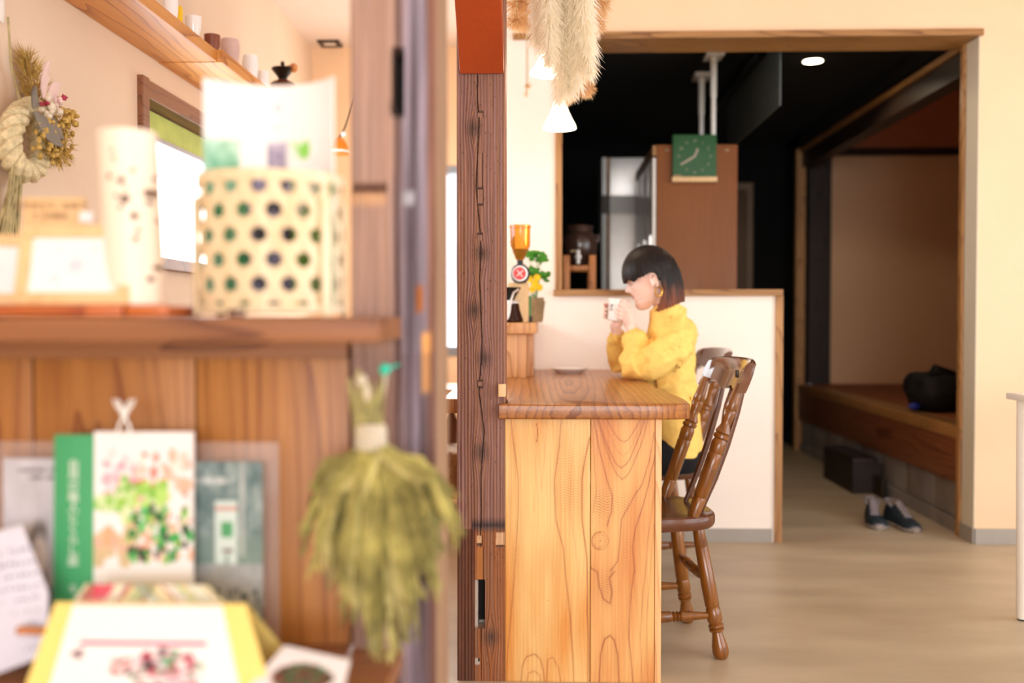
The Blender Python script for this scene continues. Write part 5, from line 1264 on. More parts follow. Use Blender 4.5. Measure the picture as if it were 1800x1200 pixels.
blobs_(120, .35, 1, 0, .42, .018, .045, ['#3cb058', '#249040', '#f4c0a8', '#f0b09c', '#58c870', '#2c5030', '#88cc50', '#f8dccc', '#403038'])
blobs_(16, .4, .98, .02, .5, .01, .02, ['#d83858', '#e8e040', '#283028', '#e8f4f0'])
CB_ = []
for _ in range(150):
    a_ = rbl.uniform(0, 6.28); q_ = rbl.uniform(0, 1)**.5; CB_.append((.62+.19*q_*math.cos(a_), .33+.22*q_*math.sin(a_), rbl.uniform(.012, .035), lin(rbl.choice(['#d04868', '#f0e8ec', '#58a878', '#40343c', '#e8b8c8', '#a83050', '#d8dce0', '#f4f0f0'])), 1))
for _ in range(25): CB_.append((rbl.uniform(.32, .42), rbl.uniform(.3, .46), rbl.uniform(.01, .025), lin(rbl.choice(['#c04050', '#584038', '#d8a0a0'])), 1))
for _ in range(10): CB_.append((rbl.uniform(.08, .13), rbl.uniform(.47, .53), .014, lin(rbl.choice(['#8a6070', '#604048'])), 1))
SB_ = [(rbl.random(), rbl.random(), rbl.uniform(.008, .025), lin(rbl.choice(['#dfe8c8', '#b8cc98', '#f0dcd0', '#e0ecec', '#b0685c', '#f0e0b0', '#98b080', '#f8f4ec'])), 9) for _ in range(260)]
for _ in range(14): SB_.append((rbl.uniform(.08, .2), rbl.uniform(0, .4), .012, lin('#e0506c'), 9))
def paint(u, v, bl, c, asp=1):
    for bu, bv, br, bc_, st in bl:
        du = u-bu; dv = (v-bv)*asp/st
        if du*du+dv*dv < br*br: c = bc_
    return c
def flowers(u, v, s=0): return paint(u, v, BL, (.94, .94, .97), 1.1)
def flowers_old(u, v, s=0):
    c = (.95, .93, .93); n1 = fbm(u*7+s, v*8, 1); n2 = fbm(u*16+s, v*18, 2); n3 = fbm(u*11-s, v*13, 9)
    if .35 < v < .85 and n1 > -.02+abs(v-.68)*.9-(.1 if u > .3 else 0): c = mixc(lin('#f0b0b8'), lin('#f8e0dc'), .5+3*n3)
    if v < .62 and n1+n3*.8 > -.05+abs(u-.62)*.35+max(0, v-.45)*1.5: c = mixc(lin('#90d050'), lin('#d8f090'), .5+3*n2)
    if v < .48 and n2 > .06: c = lin('#2c6a30')
    if v < .48 and n2 < -.2: c = lin('#38c058')
    if v < .42 and n3 > .2: c = lin('#f4b8a0')
    if v < .28 and u < .4: c = mixc(lin('#e8b890'), lin('#d8c890'), .5+2*n1)
    if v < .4 and u > .4 and n1 > .22: c = lin('#c83848')
    if v < .35 and u > .35 and n1 < -.22: c = lin('#241c20')
    if .36 < v < .43 and u < .35: c = (.93, .9, .88)
    return c
M_, w_, h_ = upright(160, 336, 760, 1.415, R(-2))
bkx = thing('flower_book', 'white book with green spine strip and flower photograph', 'book', M_.translation)
mb, cols = sheet(M_, w_, h_, 70, 130, lambda u, v: flowers(u, (v-.43)/.57*1.02) if .4 < v < .95 else (.96, .96, .97), None, .006); mb.build('cover', MT['print'], bkx, cols=cols)
M2, w2, h2 = upright(90, 160.5, 765, 1.4145, R(-2))
MB().box(-w2/2, w2/2, 0, .006, 0, h2, .0004, M2).build('spine_strip', MT['inkgreen'], bkx)
s_ = '自然の植人とくらし庭'
for k, chx in enumerate(s_):
    text('lettering', chx, .0165, MT['inkwhite'], bkx, M2 @ Matrix.Translation((.000, -.0008, h2-.045-k*.0155)) @ rotx(R(90)))
text('lettering', '文', .013, MT['inkwhite'], bkx, M2 @ Matrix.Translation((0, -.0008, h2-.225)) @ rotx(R(90)))
# clip hanging above the book
ckp = thing('clear_clip', 'clear plastic wing clip gripping the flower book top', 'clip', P(218, 760, 1.405))
def F(px, py, Y=1.40): return P(px, py, Y)
for sx in (-1, 1):
    MB().tube([F(218+sx*12, 765), F(218+sx*9, 748), F(218+sx*2, 735), F(218+sx*6, 722), F(218+sx*14, 712), F(218+sx*18, 702), F(218+sx*10, 704), F(218+sx*2, 722)], .0022, 8).build('wire_arm', MT['glass'] if False else MT['white'], ckp)
MB().ball(F(218, 726), (.006, .004, .009), 10).build('grip', MT['white'], ckp)
# teal photo leaflet
def cft(u, v):
    n1 = fbm(u*5, v*7, 3); n2 = fbm(u*14, v*16, 6)
    c = mixc(lin('#4c6c70'), lin('#a8bcbc'), .4+1.2*n1+.6*n2)
    if v < .62: c = mixc(lin('#6c8884'), lin('#8ca49c'), .5+n1)
    if v < .47: c = mixc(lin('#b8bcc0'), lin('#8c9898'), .3+n2)
    if v < .34: c = mixc(lin('#30403c'), lin('#d0d8d8'), .45+2.2*n2)
    if v < .2: c = mixc(lin('#203c38'), lin('#688880'), .4+2*n2)
    if .68 < u < .76 and v > .5: c = mixc(c, (.6, .65, .65), .6)
    if .35 < u < .66 and .46 < v < .80:
        c = lin('#d8ece8')
        if .74 < v < .765: c = lin('#d09890')
        if .42 < u < .6 and .60 < v < .69: c = lin('#50a870')
        if .45 < u < .6 and .52 < v < .55: c = lin('#806868')
        if .48 < u < .53 and v < .52: c = lin('#7c9490')
    if .88 < v < .915 and u < .6 and n2 > -.15: c = mixc(c, (.85, .9, .9), .6)
    return c
M_, w_, h_ = upright(331, 461, 812, 1.45, R(-1))
lf = thing('photo_leaflet', 'grey teal leaflet with a photo of a pale package', 'leaflet', M_.translation)
mb, cols = sheet(M_, w_, h_, 50, 100, cft); mb.build('page', MT['print'], lf, cols=cols)
# grey leaflet
def cfg(u, v):
    n1 = fbm(u*4, v*5, 8)
    c = mixc(lin('#b8b8c0'), lin('#d4d4e0'), .5+n1)
    d = math.hypot((u-.62)*.8, v-.50)
    if .09 < d < .2 and u < .75: c = mixc(lin('#6c6868'), c, abs(d-.145)/.06)
    if d < .09: c = lin('#e8e4e8')
    if u > .85 and .5 < v < .8: c = lin('#a88c88')
    if v < .35 and u > .4: c = mixc(lin('#7c8698'), lin('#98a0b0'), .5+n1*2)
    return c
M_, w_, h_ = upright(3, 108, 806, 1.44, R(-1), zb=LS+.0015)
lg = thing('grey_leaflet', 'grey leaflet with a curled cup photo behind the green strip', 'leaflet', M_.translation)
mb, cols = sheet(M_, w_, h_, 40, 100, cfg); mb.build('page', MT['print'], lg, cols=cols)
text('lettering', 'CHOUCHIN  CAFE', .0075, MT['inkdark'], lg, M_ @ Matrix.Translation((.010, -.001, h_-.018)) @ rotx(R(90)))
text('lettering', 'OPEN  AIR', .0075, MT['inkdark'], lg, M_ @ Matrix.Translation((.014, -.001, h_-.029)) @ rotx(R(90)))
# white handwritten sheet, leaning
a0, a1, a2, a3 = P(-60, 945, 1.37), P(38, 922, 1.37), P(86, 1110, 1.34), P(86, 1160, 1.33)
ws = thing('handwritten_sheet', 'white handwritten paper leaning at the lower left corner', 'paper', P(0, 1180, 1.33))
cl = P(-110, 1255, 1.33)
pg_ = [P(-60, 948, 1.375), P(38, 922, 1.37), P(84, 1040, 1.35), P(84, 1150, 1.335), P(-60, 1205, 1.325)]
bk_ = [p+Vector((0, .0015, 0)) for p in pg_]
MB().add(pg_+bk_, [(0, 1, 2, 3, 4), (9, 8, 7, 6, 5)]+[(i, (i+1) % 5, (i+1) % 5+5, i+5) for i in range(5)]).build('page', MT['paperblue'], ws, smooth=False)
inkg = flat('pen_ink', '#686e88', .8, var=0)
for k in range(9):
    A = P(-10, 975+k*22, 1.362-k*.003); 
    for j in range(9):
        if rnd.random() < .15: continue
        q = A+Vector((j*.0078, -.002, .0015*j+rnd.uniform(-.001, .001))); mb = MB()
        pts_ = [q+Vector((rnd.uniform(-.003, .003), -.0002, rnd.uniform(-.003, .003))) for _ in range(4)]
        mb.tube(pts_, .0008, 4).build('pen_stroke', inkg, ws)
props(MB().box(-.03, .035, -.004, .004, -.0045, .0045, .001, Matrix.Translation(P(68, 1108, 1.325))).build('wooden_peg', MT['stand']), 'short wooden peg poking from behind the calendar', 'peg')

# desk calendar: an easel with yellow covers and a spiral
cy0 = 1.285
cal = thing('desk_calendar', 'yellow desk calendar with spiral top and printed white page', 'calendar', (P(262, 1150, cy0).x, cy0, LS))
ctop = P(262, 1060, cy0+.03); cb = LS+.0015; hh = ctop.z-cb
# lower corner positions at the base
bl, brt = P(30, 1260, cy0-.04).x, P(482, 1260, cy0-.04).x
tl, tr = P(97, 1060, cy0+.03).x, P(432, 1060, cy0+.03).x
yb0, yt = cy0-.035, cy0+.03
def calp(u, v, off=0): return Vector((bl+(tl-bl)*v+(brt-bl+((tr-tl)-(brt-bl))*v)*u, yb0+(yt-yb0)*v-off, cb+hh*v))
mb = MB(); v4 = [calp(0, 0), calp(1, 0), calp(1, 1), calp(0, 1)]; mb.add(v4+[p+Vector((0, .0015, 0)) for p in v4], [(0, 1, 2, 3), (7, 6, 5, 4), (0, 4, 5, 1), (1, 5, 6, 2), (2, 6, 7, 3), (3, 7, 4, 0)]); mb.build('cover', MT['calyellow'], cal, smooth=False)
yb2 = yt+.07; v4 = [Vector((bl, yb2, cb)), Vector((brt, yb2, cb)), Vector((tr, yt+.003, cb+hh)), Vector((tl, yt+.003, cb+hh))]
MB().add(v4+[p+Vector((0, .0015, 0)) for p in v4], [(0, 1, 2, 3), (7, 6, 5, 4), (0, 4, 5, 1), (1, 5, 6, 2), (2, 6, 7, 3), (3, 7, 4, 0)]).build('cover', MT['calyellow'], cal, smooth=False)
def cfc(u, v):
    c = (.97, .97, .99); n1 = fbm(u*14, v*16, 3); n2 = fbm(u*22, v*22, 7)
    if abs(v-.60-.012*u) < .02 and .1 < u < .86: c = lin('#d83078')
    if math.hypot((u-.1)*1.2, (v-.5)*.8) < .03: c = lin('#8a6070')
    c = paint(u, v, CB_, c, .8)
    return c
mb = MB(); cols = []; nx, nz_ = 60, 50
for j in range(nz_+1):
    for i in range(nx+1):
        u, v = i/nx, j/nz_; mb.v.append(calp(.1+.78*u, v*.985, .0022)); cols.append(cfc(u, v))
for j in range(nz_):
    for i in range(nx): a = j*(nx+1)+i; mb.f.append((a, a+1, a+nx+2, a+nx+1)); mb.mi.append(0)
mb.build('page', MT['print'], cal, cols=cols)
for k in range(15):
    u = .14+.70*k/14; c = calp(u, 1)+Vector((0, .002, .002)); r_ = .0085
    MB().tube([c+Vector((.001*math.sin(a*.5), math.cos(a)*r_, math.sin(a)*r_)) for a in [2*math.pi*j/12 for j in range(13)]], .0011, 5, cap=False).build('spiral_loop', MT['steel'], cal)
# flowery back page strip rising above the spiral
def cfs(u, v):
    return paint(u, v, SB_, (.85, .88, .78), .12)
def bend_s(u, v, th):
    p = calp(.08+.80*u-(.0 if u < .5 else .06*v), 1)+Vector((0, .008+th, 0)); return p+Vector((.012*v*(1 if u < .5 else -1), .012*v, .02*v))
mb, cols = sheet(Matrix.Identity(4), 1, 1, 90, 10, cfs, bend_s); mb.build('picture_page', MT['print'], cal, cols=cols)
# card at bottom
cd_ = thing('photo_card', 'white card with dark leafy oval leaning beside the calendar', 'card', P(520, 1190, 1.27))
k0 = [P(430, 1215, 1.25), P(600, 1225, 1.235), P(616, 1160, 1.285), P(500, 1134, 1.31)]
def kp(u, v): return (k0[0]*(1-u)+k0[1]*u)*(1-v)+(k0[3]*(1-u)+k0[2]*u)*v
def cfk(u, v):
    c = (.95, .94, .97); n1 = fbm(u*9, v*9, 5)
    if math.hypot((u-.5)/.36, (v-.4)/.33) < 1: c = mixc(lin('#283828'), [lin('#5c9c6c'), lin('#b83c50'), lin('#2c4c30')][int((n1+.5)*7) % 3], .6)
    return c
def bend_k(u, v, th): return kp(u, v)+Vector((0, th, 0))
mb, cols = sheet(Matrix.Identity(4), 1, 1, 34, 24, cfk, bend_k); mb.build('page', MT['print'], cd_, cols=cols)

# ------------------------------------------------------------------ hanging dried grass broom
YBm = 1.36
bw = thing('dried_bunch', 'dried olive green bunch hanging from a turquoise pin on the near post', 'dried bunch', P(655, 1180, YBm))
tie = P(656, 768, YBm)
rb = random.Random(21)
for i in range(13):
    topx = rb.choice([612, 618, 628, 640, 648, 655, 672, 680]); a = P(topx+rb.uniform(-6, 6), rb.uniform(645, 690), YBm+rb.uniform(-.01, .03)); c = P(650+rb.uniform(-22, 22), 768, YBm+rb.uniform(-.012, .012))
    MB().tube([a, a.lerp(c, .6)+Vector((rb.uniform(-.004, .004), 0, 0)), c], [.0028, .003, .0034], 6).build('stem', MT['broom2'], bw)
MB().tube2([Vector((tie.x-.003, YBm, tie.z+d)) for d in (.018, .01, 0, -.01, -.016)], [.019, .0215, .022, .0225, .023], Vector((0, 0, 1)), 20, True).build('tie_band', MT['pampas'], bw)
MB().ball(P(636, 668, YBm-.01), (.008, .006, .009), 8).ball(P(645, 690, YBm-.01), (.005, .005, .012), 8).build('dried_knot', MT['pampas'], bw)
pn = P(676, 649, YBm-.012)
MB().ball(pn, .0078, 12).lathe([(0, .003), (1, .002)], pn, Vector((pn.x, YP1+.01, pn.z)), 8).build('pin', MT['turq'], bw)
MB().tube([pn+Vector((0, .006, -.006)), P(672, 700, YBm), P(668, 760, YBm)], .0028, 6).build('hanger_stem', MT['pampas'], bw)
tips = []
for i in range(150):
    t = rb.random()
    # tip distribution following the outline
    ang = rb.uniform(-1, 1)
    L = 1 - .18*abs(ang)**2
    tpx = 672+ang*138*rb.uniform(.55, 1)+(10 if ang > 0 else 0); tpy = 1172-abs(ang)**1.7*190-rb.uniform(0, 190)*(1-.3*abs(ang))
    if i % 5 == 0: tpx = 660+rb.uniform(-1, 1)*150; tpy = rb.uniform(930, 1060)
    tpy = min(tpy, 1178); dy = rb.uniform(-.065, .05); tp = P(tpx, tpy, YBm+dy)
    s0 = tie+Vector((rb.uniform(-.018, .018), dy*.25, -.01)); out_ = Vector(((tp.x-tie.x)*.72, dy*.8, (tp.z-tie.z)*.42)); m1 = tie+out_
    pts = [s0, s0.lerp(m1, .5)+Vector((0, 0, -.004)), m1, m1.lerp(tp, .5)+Vector((rb.uniform(-.006, .006), 0, .004)), tp]
    k = rb.uniform(.7, 1.2)
    mb = MB().tube(pts, [.0022*k, .004*k, .0062*k, .0065*k, .0014], 6)
    # feathery side spikelets
    for j in range(9):
        f = rb.uniform(.35, .97)*4; ii = min(3, int(f)); c = pts[ii].lerp(pts[ii+1], f-ii); d = (pts[ii+1]-pts[ii]).normalized(); sd = Vector((rb.uniform(-1, 1), rb.uniform(-1, 1), rb.uniform(-.2, .2))).normalized()
        e = c+(d*.8+sd*.5)*rb.uniform(.014, .03); mb.tube([c, c.lerp(e, .5), e], [.002, .0028, .0006], 4)
    mb.build('dried_stalk', MT['broom' if rb.random() < .6 else 'broom2'], bw)
# ------------------------------------------------------------------ the woman in yellow
Y0 = 4.03; S0 = 1750/Y0
wom = thing('person', 'woman in a yellow blouse sitting and drinking from a white cup', 'person', (P(1190, 800, Y0).x, Y0, 0))
def Q(px, py, dy=0): return P(px, py, Y0) + Vector((0, dy, 0)) if True else None
TI = R(15)
chin = P(1121, 546, Y0)
RT = Matrix(((math.cos(TI), 0, -math.sin(TI)), (0, 1, 0), (math.sin(TI), 0, math.cos(TI))))
HC = chin - RT @ Vector((-.080, 0, .004))
HK = 1.0
def H(x, y, z): return HC + RT @ Vector((x, y, z))
def g(t, c, s): return math.exp(-((t-c)/s)**2)
fr = [(0, -.062), (.008, -.078), (.02, -.084), (.032, -.083), (.042, -.0775), (.052, -.084), (.0575, -.086), (.0615, -.081), (.067, -.087), (.073, -.0855), (.080, -.0835), (.092, -.086), (.108, -.088), (.12, -.0865), (.135, -.0905), (.15, -.093), (.17, -.090), (.19, -.081), (.21, -.060), (.225, -.034), (.232, -.006)]
bkp = [(0, -.035), (.01, -.02), (.02, -.005), (.04, .02), (.07, .06), (.1, .083), (.14, .096), (.17, .09), (.2, .068), (.22, .036), (.232, .006)]
wdp = [(0, .012), (.01, .024), (.03, .043), (.05, .052), (.08, .061), (.11, .068), (.14, .072), (.17, .069), (.2, .053), (.22, .030), (.232, .005)]
mb = MB(); NZ, NA = 110, 120
for j in range(NZ+1):
    z = .232*j/NZ; f_, b_, w_ = interp(z, fr), interp(z, bkp), interp(z, wdp); c = (f_+b_)/2*.4 + .0*f_; c = max(min(c, b_-.004), f_+.004); ring = []
    for i in range(NA):
        a = 2*math.pi*i/NA; ca, sa = math.cos(a), math.sin(a)     # a=0 -> front (-x)
        e = 2.35 if ca > 0 else 2.0; rr = (abs(ca)**e+abs(sa)**e)**(-1/e)
        x = c - ca*rr*((c-f_) if ca > 0 else (b_-c)); y = sa*rr*w_
        if ca > 0:
            nb = interp(z, [(.074, 0), (.080, .012), (.088, .0235), (.094, .024), (.102, .018), (.114, .010), (.124, .004), (.132, 0)])
            sg_y = interp(z, [(.078, .013), (.09, .012), (.1, .008), (.13, .007)])
            x -= nb*math.exp(-(y/sg_y)**2)
            x -= .006*g(z, .085, .006)*g(abs(y), .013, .006)                                # alae
            x += .0075*g(z, .121, .010)*g(abs(y), .032, .016)                                # eye sockets
            x -= .0055*g(z, .119, .0075)*g(abs(y), .032, .012)                              # lidded eyeball
            x -= .003*g(z, .138, .006)*g(abs(y), .03, .02)
            if abs(y) > .024: x += .0035*(g(z, .0575, .012))*min(1, (abs(y)-.024)/.01)
            x -= .003*g(z, .095, .016)*g(abs(y), .042, .014)                                # cheek
        ring.append(H(x, y, z))
    mb.v += ring
    if j:
        b0 = (j-1)*NA; b1 = j*NA
        for i in range(NA): k = (i+1) % NA; mb.f.append((b0+i, b0+k, b1+k, b1+i)); mb.mi.append(0)
mb.f.append(tuple(range(NA))[::-1]); mb.mi.append(0); mb.f.append(tuple(NZ*NA+i for i in range(NA))); mb.mi.append(0)
# ears
for s in (-1, 1):
    pts = [H(.0+.014*math.cos(a)+.004, s*(.079+.006*abs(math.sin(a))), .105+.028*math.sin(a)) for a in [R(-80)+R(310)*k/14 for k in range(15)]]
    mb.tube(pts, [.004]*15, 8); mb.ball(H(.005, s*.072, .103), (.012, .008, .024), 12)
# neck, trunk, arms, legs
neck = [(H(.028, 0, .075), .048), (H(.04, 0, .03), .047), (Q(1172, 562), .05), (Q(1178, 580), .07)]
mb.tube([p for p, r in neck], [r for p, r in neck], 20)
def ell(cx, cy, rx, ry, n=28, dy=0, zoff=0): c = Q(cx, cy); return [Vector((c.x+rx*math.cos(2*math.pi*k/n), Y0+dy+ry*math.sin(2*math.pi*k/n), c.z)) for k in range(n)]
mb.loft([ell(1178, 574, .04, .05), ell(1178, 590, .075, .13), ell(1175, 610, .09, .15), ell(1176, 650, .095, .145), ell(1182, 700, .085, .12), ell(1186, 750, .09, .135), ell(1190, 800, .1, .16), ell(1188, 822, .085, .14)])
def arm(mb, pts): mb.tube([p for p, r in pts], [r for p, r in pts], 16)
zE = CT+.045
elN = P(1126, 664, Y0-.19); elN.z = zE; elF = P(1098, 655, Y0+.15); elF.z = zE
wN = Q(1108, 577, -.055); wF = Q(1084, 577, .05)
shN = Q(1188, 603, -.15); shF = Q(1180, 603, .15)
arm(mb, [(shN, .045), (shN.lerp(elN, .4), .040), (shN.lerp(elN, .85), .033), (elN, .032)])
arm(mb, [(elN, .032), (elN.lerp(wN, .3), .034), (elN.lerp(wN, .8), .024), (wN, .021), (wN+(wN-elN)*.12, .021)])
arm(mb, [(shF, .045), (shF.lerp(elF, .4), .040), (shF.lerp(elF, .85), .033), (elF, .032)])
arm(mb, [(elF, .032), (elF.lerp(wF, .3), .034), (elF.lerp(wF, .8), .024), (wF, .021), (wF+(wF-elF)*.1, .021)])
hipz = .51
for s in (-1, 1):
    hp_ = Vector((P(1185, 800, Y0).x, Y0+s*.085, hipz)); kn = Vector((hp_.x-.40, Y0+s*.10, .50)); an = Vector((kn.x+.03, Y0+s*.10, .09)); toe = an+Vector((-.15, 0, -.062))
    arm(mb, [(hp_, .08), (hp_.lerp(kn, .5), .068), (kn, .052)]); arm(mb, [(kn, .052), (kn.lerp(an, .35), .048), (an, .032)]); arm(mb, [(an+Vector((.02, 0, -.04)), .035), (an.lerp(toe, .6), .032), (toe, .022)])
# cup
cupc = P(1083.5, 545, Y0)
cr_ = .038; ch_ = .088; tiltc = Matrix.Rotation(R(7), 3, 'Y')
cup = thing('coffee_mug', 'white mug with small black lettering in the woman\'s hands', 'mug', cupc+tiltc @ Vector((0, 0, -ch_/2)))
def CP(x, y, z): return cupc+tiltc @ Vector((x, y, z))
rings = []
for (r_, z) in ((.030, -ch_/2), (.034, -ch_/2+.004), (.036, -ch_/4), (.0385, ch_/2), (.0375, ch_/2+.001), (.036, ch_/2-.002), (.034, -ch_/4), (.031, -ch_/2+.008), (.001, -ch_/2+.007)):
    rings.append([CP(r_*math.cos(2*math.pi*k/36), r_*math.sin(2*math.pi*k/36), z) for k in range(36)])
MB().loft(rings).build('body', MT['ceramic'], cup)
MB().tube2([CP(0, 0, ch_/2-.022), CP(0, 0, ch_/2-.02)], [.0345, .035], tiltc @ Vector((0, 0, 1)), 24, True).build('drink', MT['coffee'], cup)
Mt = Matrix.Translation(CP(0, 0, 0)) @ tiltc.to_4x4()
text('lettering', 'BLK', .016, MT['blackplastic'], cup, Mt @ rotz(R(-38)) @ Matrix.Translation((0, -.0372, .008)) @ rotx(R(90)) @ Matrix.Rotation(R(-90), 4, 'Z'), extr=.001)
# hands: palm + five fingers rooted in the palm, closing on the mug
def finger(pts, r0): mb.tube(pts, [r0*1.08, r0, r0*.98, r0*.92, r0*.8], 10); mb.ball(pts[-1], r0*.82, 10)
def cupang(a, z, off): return CP((.037+off)*math.cos(a), (.037+off)*math.sin(a), z)
# near (left) hand: back of the hand toward the camera
pc_ = CP(.036, -.036, -.010)
palm = [wN+Vector((-.004, 0, .008)), wN.lerp(pc_, .45), pc_.lerp(CP(.038, -.028, .0), .3), CP(.030, -.040, .010)]
mb.tube(palm, [.021, .028, .032, .024], 14, True, .62)
for k, (zz, reach) in enumerate(((.022, -84), (.004, -90), (-.013, -88), (-.029, -82))):
    a0_ = R(-38); a1_ = R(reach); pts = [cupang(a0_+(a1_-a0_)*t, zz-.010*(1-t), .0095+.006*(1-t)) for t in (0, .28, .52, .76, 1)]
    pts[0] = pts[0].lerp(pc_, .25); finger(pts, .0082-.0006*k)
th = [wN+Vector((-.004, .004, .026)), CP(.045, -.020, .008), CP(.035, -.024, .032), CP(.024, -.034, .036), CP(.012, -.042, .038)]
mb.tube(th, [.014, .0125, .0105, .0095, .008], 10); mb.ball(th[-1], .008, 10)
# far (right) hand: palm behind the mug, fingertips round its left side
pf_ = CP(.018, .046, -.022)
mb.tube([wF+Vector((0, 0, .005)), wF.lerp(pf_, .5), pf_, CP(.0, .048, -.002)], [.021, .027, .030, .022], 14, True, .62)
for k, (zz, reach) in enumerate(((.016, 196), (-.002, 206), (-.019, 204), (-.034, 196))):
    a0_ = R(95); a1_ = R(reach); pts = [cupang(a0_+(a1_-a0_)*t, zz, .0095) for t in (0, .28, .52, .76, 1)]; finger(pts, .0080-.0006*k)
th = [wF+Vector((.006, -.004, .022)), CP(.030, .036, .0), CP(.036, .018, .025), CP(.042, .006, .036)]
mb.tube(th, [.013, .012, .010, .008], 10); mb.ball(th[-1], .008, 10)
me = remesh(mb, .0032, 3)
body = linkmesh('body', me, [MT['skin'], MT['lips'], flat('lash', '#2a1a18', .6, var=0)], wom)
mw = wm(wom); RTi = RT.inverted()
for p in me.polygons:
    l = RTi @ ((mw @ p.center)-HC)
    if l.x < -.070 and abs(l.y) < .019*(1-abs(l.z-.0605)/.02) and .0505 < l.z < .0705: p.material_index = 1
    elif l.x < -.05 and .020 < abs(l.y) < .043 and abs(l.z-(.1145-.0025*math.cos((abs(l.y)-.032)*90))) < .0012: p.material_index = 2

# hair: cap with fringe, and the bob curtain
def hair_obj():
    m = MB(); N = 160; ph = 40
    def zlow(a):  # a=0 front; lower limit of cap
        A = abs(a)
        if A < R(62): return .128+.006*math.sin(a*9)
        if A < R(88): return .128+.010*(A-R(62))/R(26)
        if A < R(100): return .137
        return .10
    cxx, cz_0, rf, rb_, rw, rt = .0, .135, .108, .116, .089, .118
    for j in range(ph+1):
        for i in range(N):
            a = -math.pi+2*math.pi*i/N; zl = zlow(a)+.007*noise.noise((a*9, 3, 0))+.004*noise.noise((a*30, 1, 0))
            zt_ = cz_0+rt; t = j/ph; fi = t*math.pi/2*1.05
            z = cz_0+rt*math.cos(fi); q = math.sin(min(fi, math.pi/2))
            if z < cz_0 or True: z = max(z, zl) if t < 1 else zl
            # continue down to zl on the last rings
            ca, sa = math.cos(a), math.sin(a); rx = rf if ca > 0 else rb_
            k = 1+(.03*noise.noise((a*11, 0, 2))+.012*noise.noise((a*34, 0, t*2)))*q
            x = cxx-ca*rx*q*k; y = sa*rw*q*k
            if t > .9: zz = zl+(cz_0+rt*math.cos(.9*math.pi/2*1.05)-zl)*(1-t)/.1; z = zz if zz < z+.05 else z
            m.v.append(H(x, y, z))
    for j in range(ph):
        for i in range(N):
            k = (i+1) % N; m.f.append((j*N+i, j*N+k, (j+1)*N+k, (j+1)*N+i)); m.mi.append(0)
    # curtain
    b0 = len(m.v); n, T = 130, 30
    for j in range(T+1):
        t = j/T; z = .175-(.175+.006)*t
        a0_ = interp(t, [(0, R(75)), (.18, R(92)), (.28, R(103)), (.6, R(107)), (.78, R(98)), (1, R(78))])
        for i in range(n+1):
            a = a0_+(2*math.pi-2*a0_)*i/n; ca, sa = math.cos(a), math.sin(a)
            rb2 = interp(t, [(0, .112), (.3, .121), (.6, .122), (.85, .117), (1, .110)]); rw2 = interp(t, [(0, .084), (.3, .0905), (.7, .092), (1, .084)])
            rf2 = .10
            k = 1+.045*noise.noise((a*13, t*1.2, 2))+.015*noise.noise((a*40, t*2, 5))
            x = .0-ca*(rf2 if ca > 0 else rb2)*k; y = sa*rw2*k
            back = max(0, -ca); zz = z-.012*t*(1-back)+(.010*noise.noise((a*12, 5, 0))+.005*noise.noise((a*40, 2, 0)))*t + back*t*.002
            m.v.append(H(x, y, zz))
    for j in range(T):
        for i in range(n): a = b0+j*(n+1)+i; m.f.append((a, a+1, a+n+2, a+n+1)); m.mi.append(0)
    return m
hm_ = hair_obj()
HAIR_Z = (0, 1)
# object space = local to the person: give tip colour by height above the floor
h0 = H(0, 0, .0).z; HAIR_Z = (h0-.01, h0+.24)
ho = hm_.build('hair', hair_mat(), wom)
md = ho.modifiers.new('t', 'SOLIDIFY'); md.thickness = .008; md.offset = -1
# hoop earring
ec = H(.012, -.080, .058)
MB().tube([ec+Vector((.014*math.cos(a), 0, .019*math.sin(a))) for a in [2*math.pi*k/24 for k in range(25)]], .0026, 8, cap=False).build('hoop_earring', MT['brass'], wom)

# blouse
bl_ = MB()
bl_.loft([ell(1177, 536, .060, .062), ell(1173, 546, .076, .072), ell(1174, 555, .080, .078), ell(1178, 566, .090, .105), ell(1182, 580, .102, .145), ell(1180, 596, .103, .172), ell(1174, 620, .105, .176), ell(1172, 650, .115, .168), ell(1176, 690, .118, .158), ell(1181, 735, .116, .158), ell(1186, 775, .112, .168), ell(1188, 797, .106, .172)])
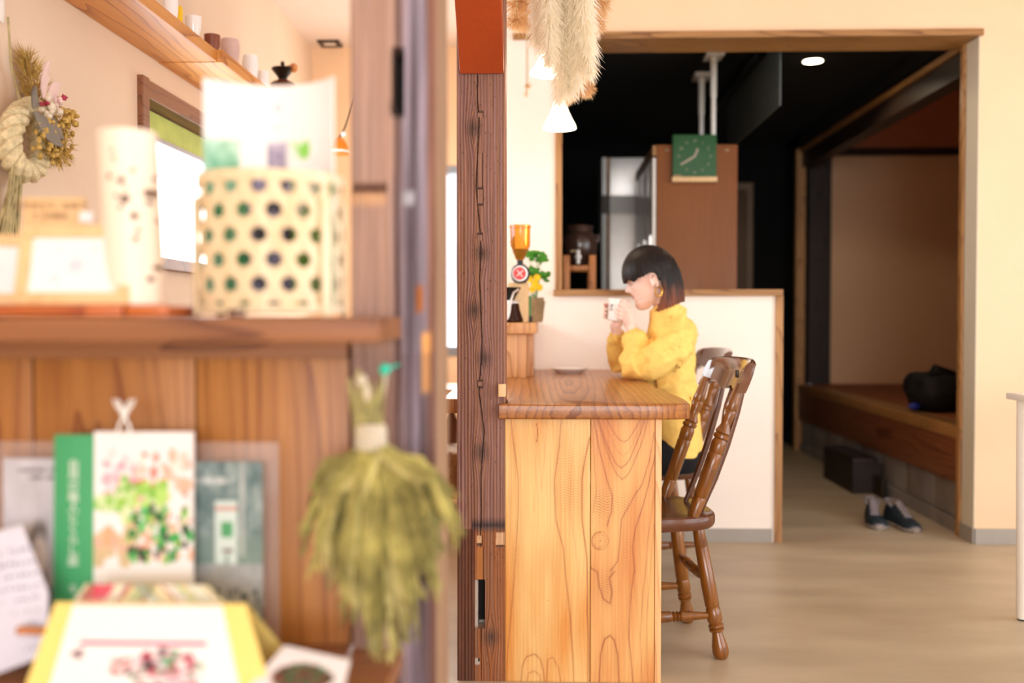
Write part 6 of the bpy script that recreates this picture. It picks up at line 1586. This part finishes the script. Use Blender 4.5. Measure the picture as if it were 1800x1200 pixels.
# gathered collar ruffle at the back
bl_.tube([Q(1185, 592, -.15), Q(1208, 588, -.10), Q(1216, 585, -.03), Q(1216, 585, .04), Q(1206, 588, .09)], [.010, .014, .020, .020, .014], 12)
bl_.ball(P(1128, 643, Y0-.175), (.05, .052, .05), 14)
def A(pts): bl_.tube([p for p, r in pts], [r for p, r in pts], 20)
A([(shN+Vector((0, .02, .0)), .062), (shN.lerp(elN, .3)+Vector((.01, 0, 0)), .070), (shN.lerp(elN, .65)+Vector((.01, 0, .004)), .072), (shN.lerp(elN, .9), .062), (elN+Vector((0, 0, .014)), .050)])
A([(elN+Vector((0, 0, .014)), .052), (P(1114, 648, Y0-.17), .057), (P(1114, 630, Y0-.15), .058), (P(1116, 617, Y0-.12), .046), (P(1116, 609, Y0-.105), .057), (P(1116, 600, Y0-.09), .060), (P(1115, 592, Y0-.075), .048), (P(1110, 583, Y0-.06), .030)])
A([(shF+Vector((0, -.02, 0)), .062), (shF.lerp(elF, .4), .068), (shF.lerp(elF, .8), .062), (elF+Vector((0, 0, .012)), .050)])
A([(elF+Vector((0, 0, .012)), .050), (P(1090, 640, Y0+.13), .052), (P(1084, 612, Y0+.10), .050), (P(1084, 595, Y0+.07), .040), (P(1084, 583, Y0+.055), .029)])
me = remesh(bl_, .006, 3)
me2 = me; vs_n = me.vertices
for v in me.vertices:
    p = v.co; nrm = v.normal
    r1 = 1-abs(fbm(p.x*9+p.z*7, p.y*6, p.z*8-p.x*6, 2))*5
    f = .010*fbm(p.x*13+2*p.z, p.y*9, p.z*11, 2)+.0035*max(0, min(1, r1))-.004+.010*math.sin((p.x*.8-p.z)*60+9*fbm(p.x*6, p.y*6, p.z*6, 2))*max(0, min(1, (P(0, 700, Y0).z < p.z)*1.0))*(.3+abs(fbm(p.x*5+3, p.y*5, p.z*5, 1)))
    # gathers at the cuffs
    for cc_ in (wN, wF):
        d = (p-cc_).length
        if d < .075: f += .004*math.sin(math.atan2(p.y-cc_.y, p.x-cc_.x)*16)
    q = p+nrm*f
    v.co = Vector((q.x, q.y, max(q.z, CT+.002) if q.x < xr0c+.02 and q.z > CB-.03 and q.z < CT+.002 else q.z))
bo_ = linkmesh('blouse', me, [MT['fabric']], wom)
# trousers
tr_ = MB().loft([ell(1190, 770, .09, .14), ell(1192, 800, .105, .165), ell(1190, 824, .09, .15)])
for s in (-1, 1):
    hp_ = Vector((P(1185, 800, Y0).x, Y0+s*.085, hipz)); kn = Vector((hp_.x-.40, Y0+s*.10, .50)); an = Vector((kn.x+.03, Y0+s*.10, .10))
    tr_.tube([hp_, hp_.lerp(kn, .5), kn, kn.lerp(an, .3), kn.lerp(an, .7), an], [.088, .076, .062, .058, .05, .044], 16)
linkmesh('trousers', remesh(tr_, .007, 5), [MT['trouser']], wom)
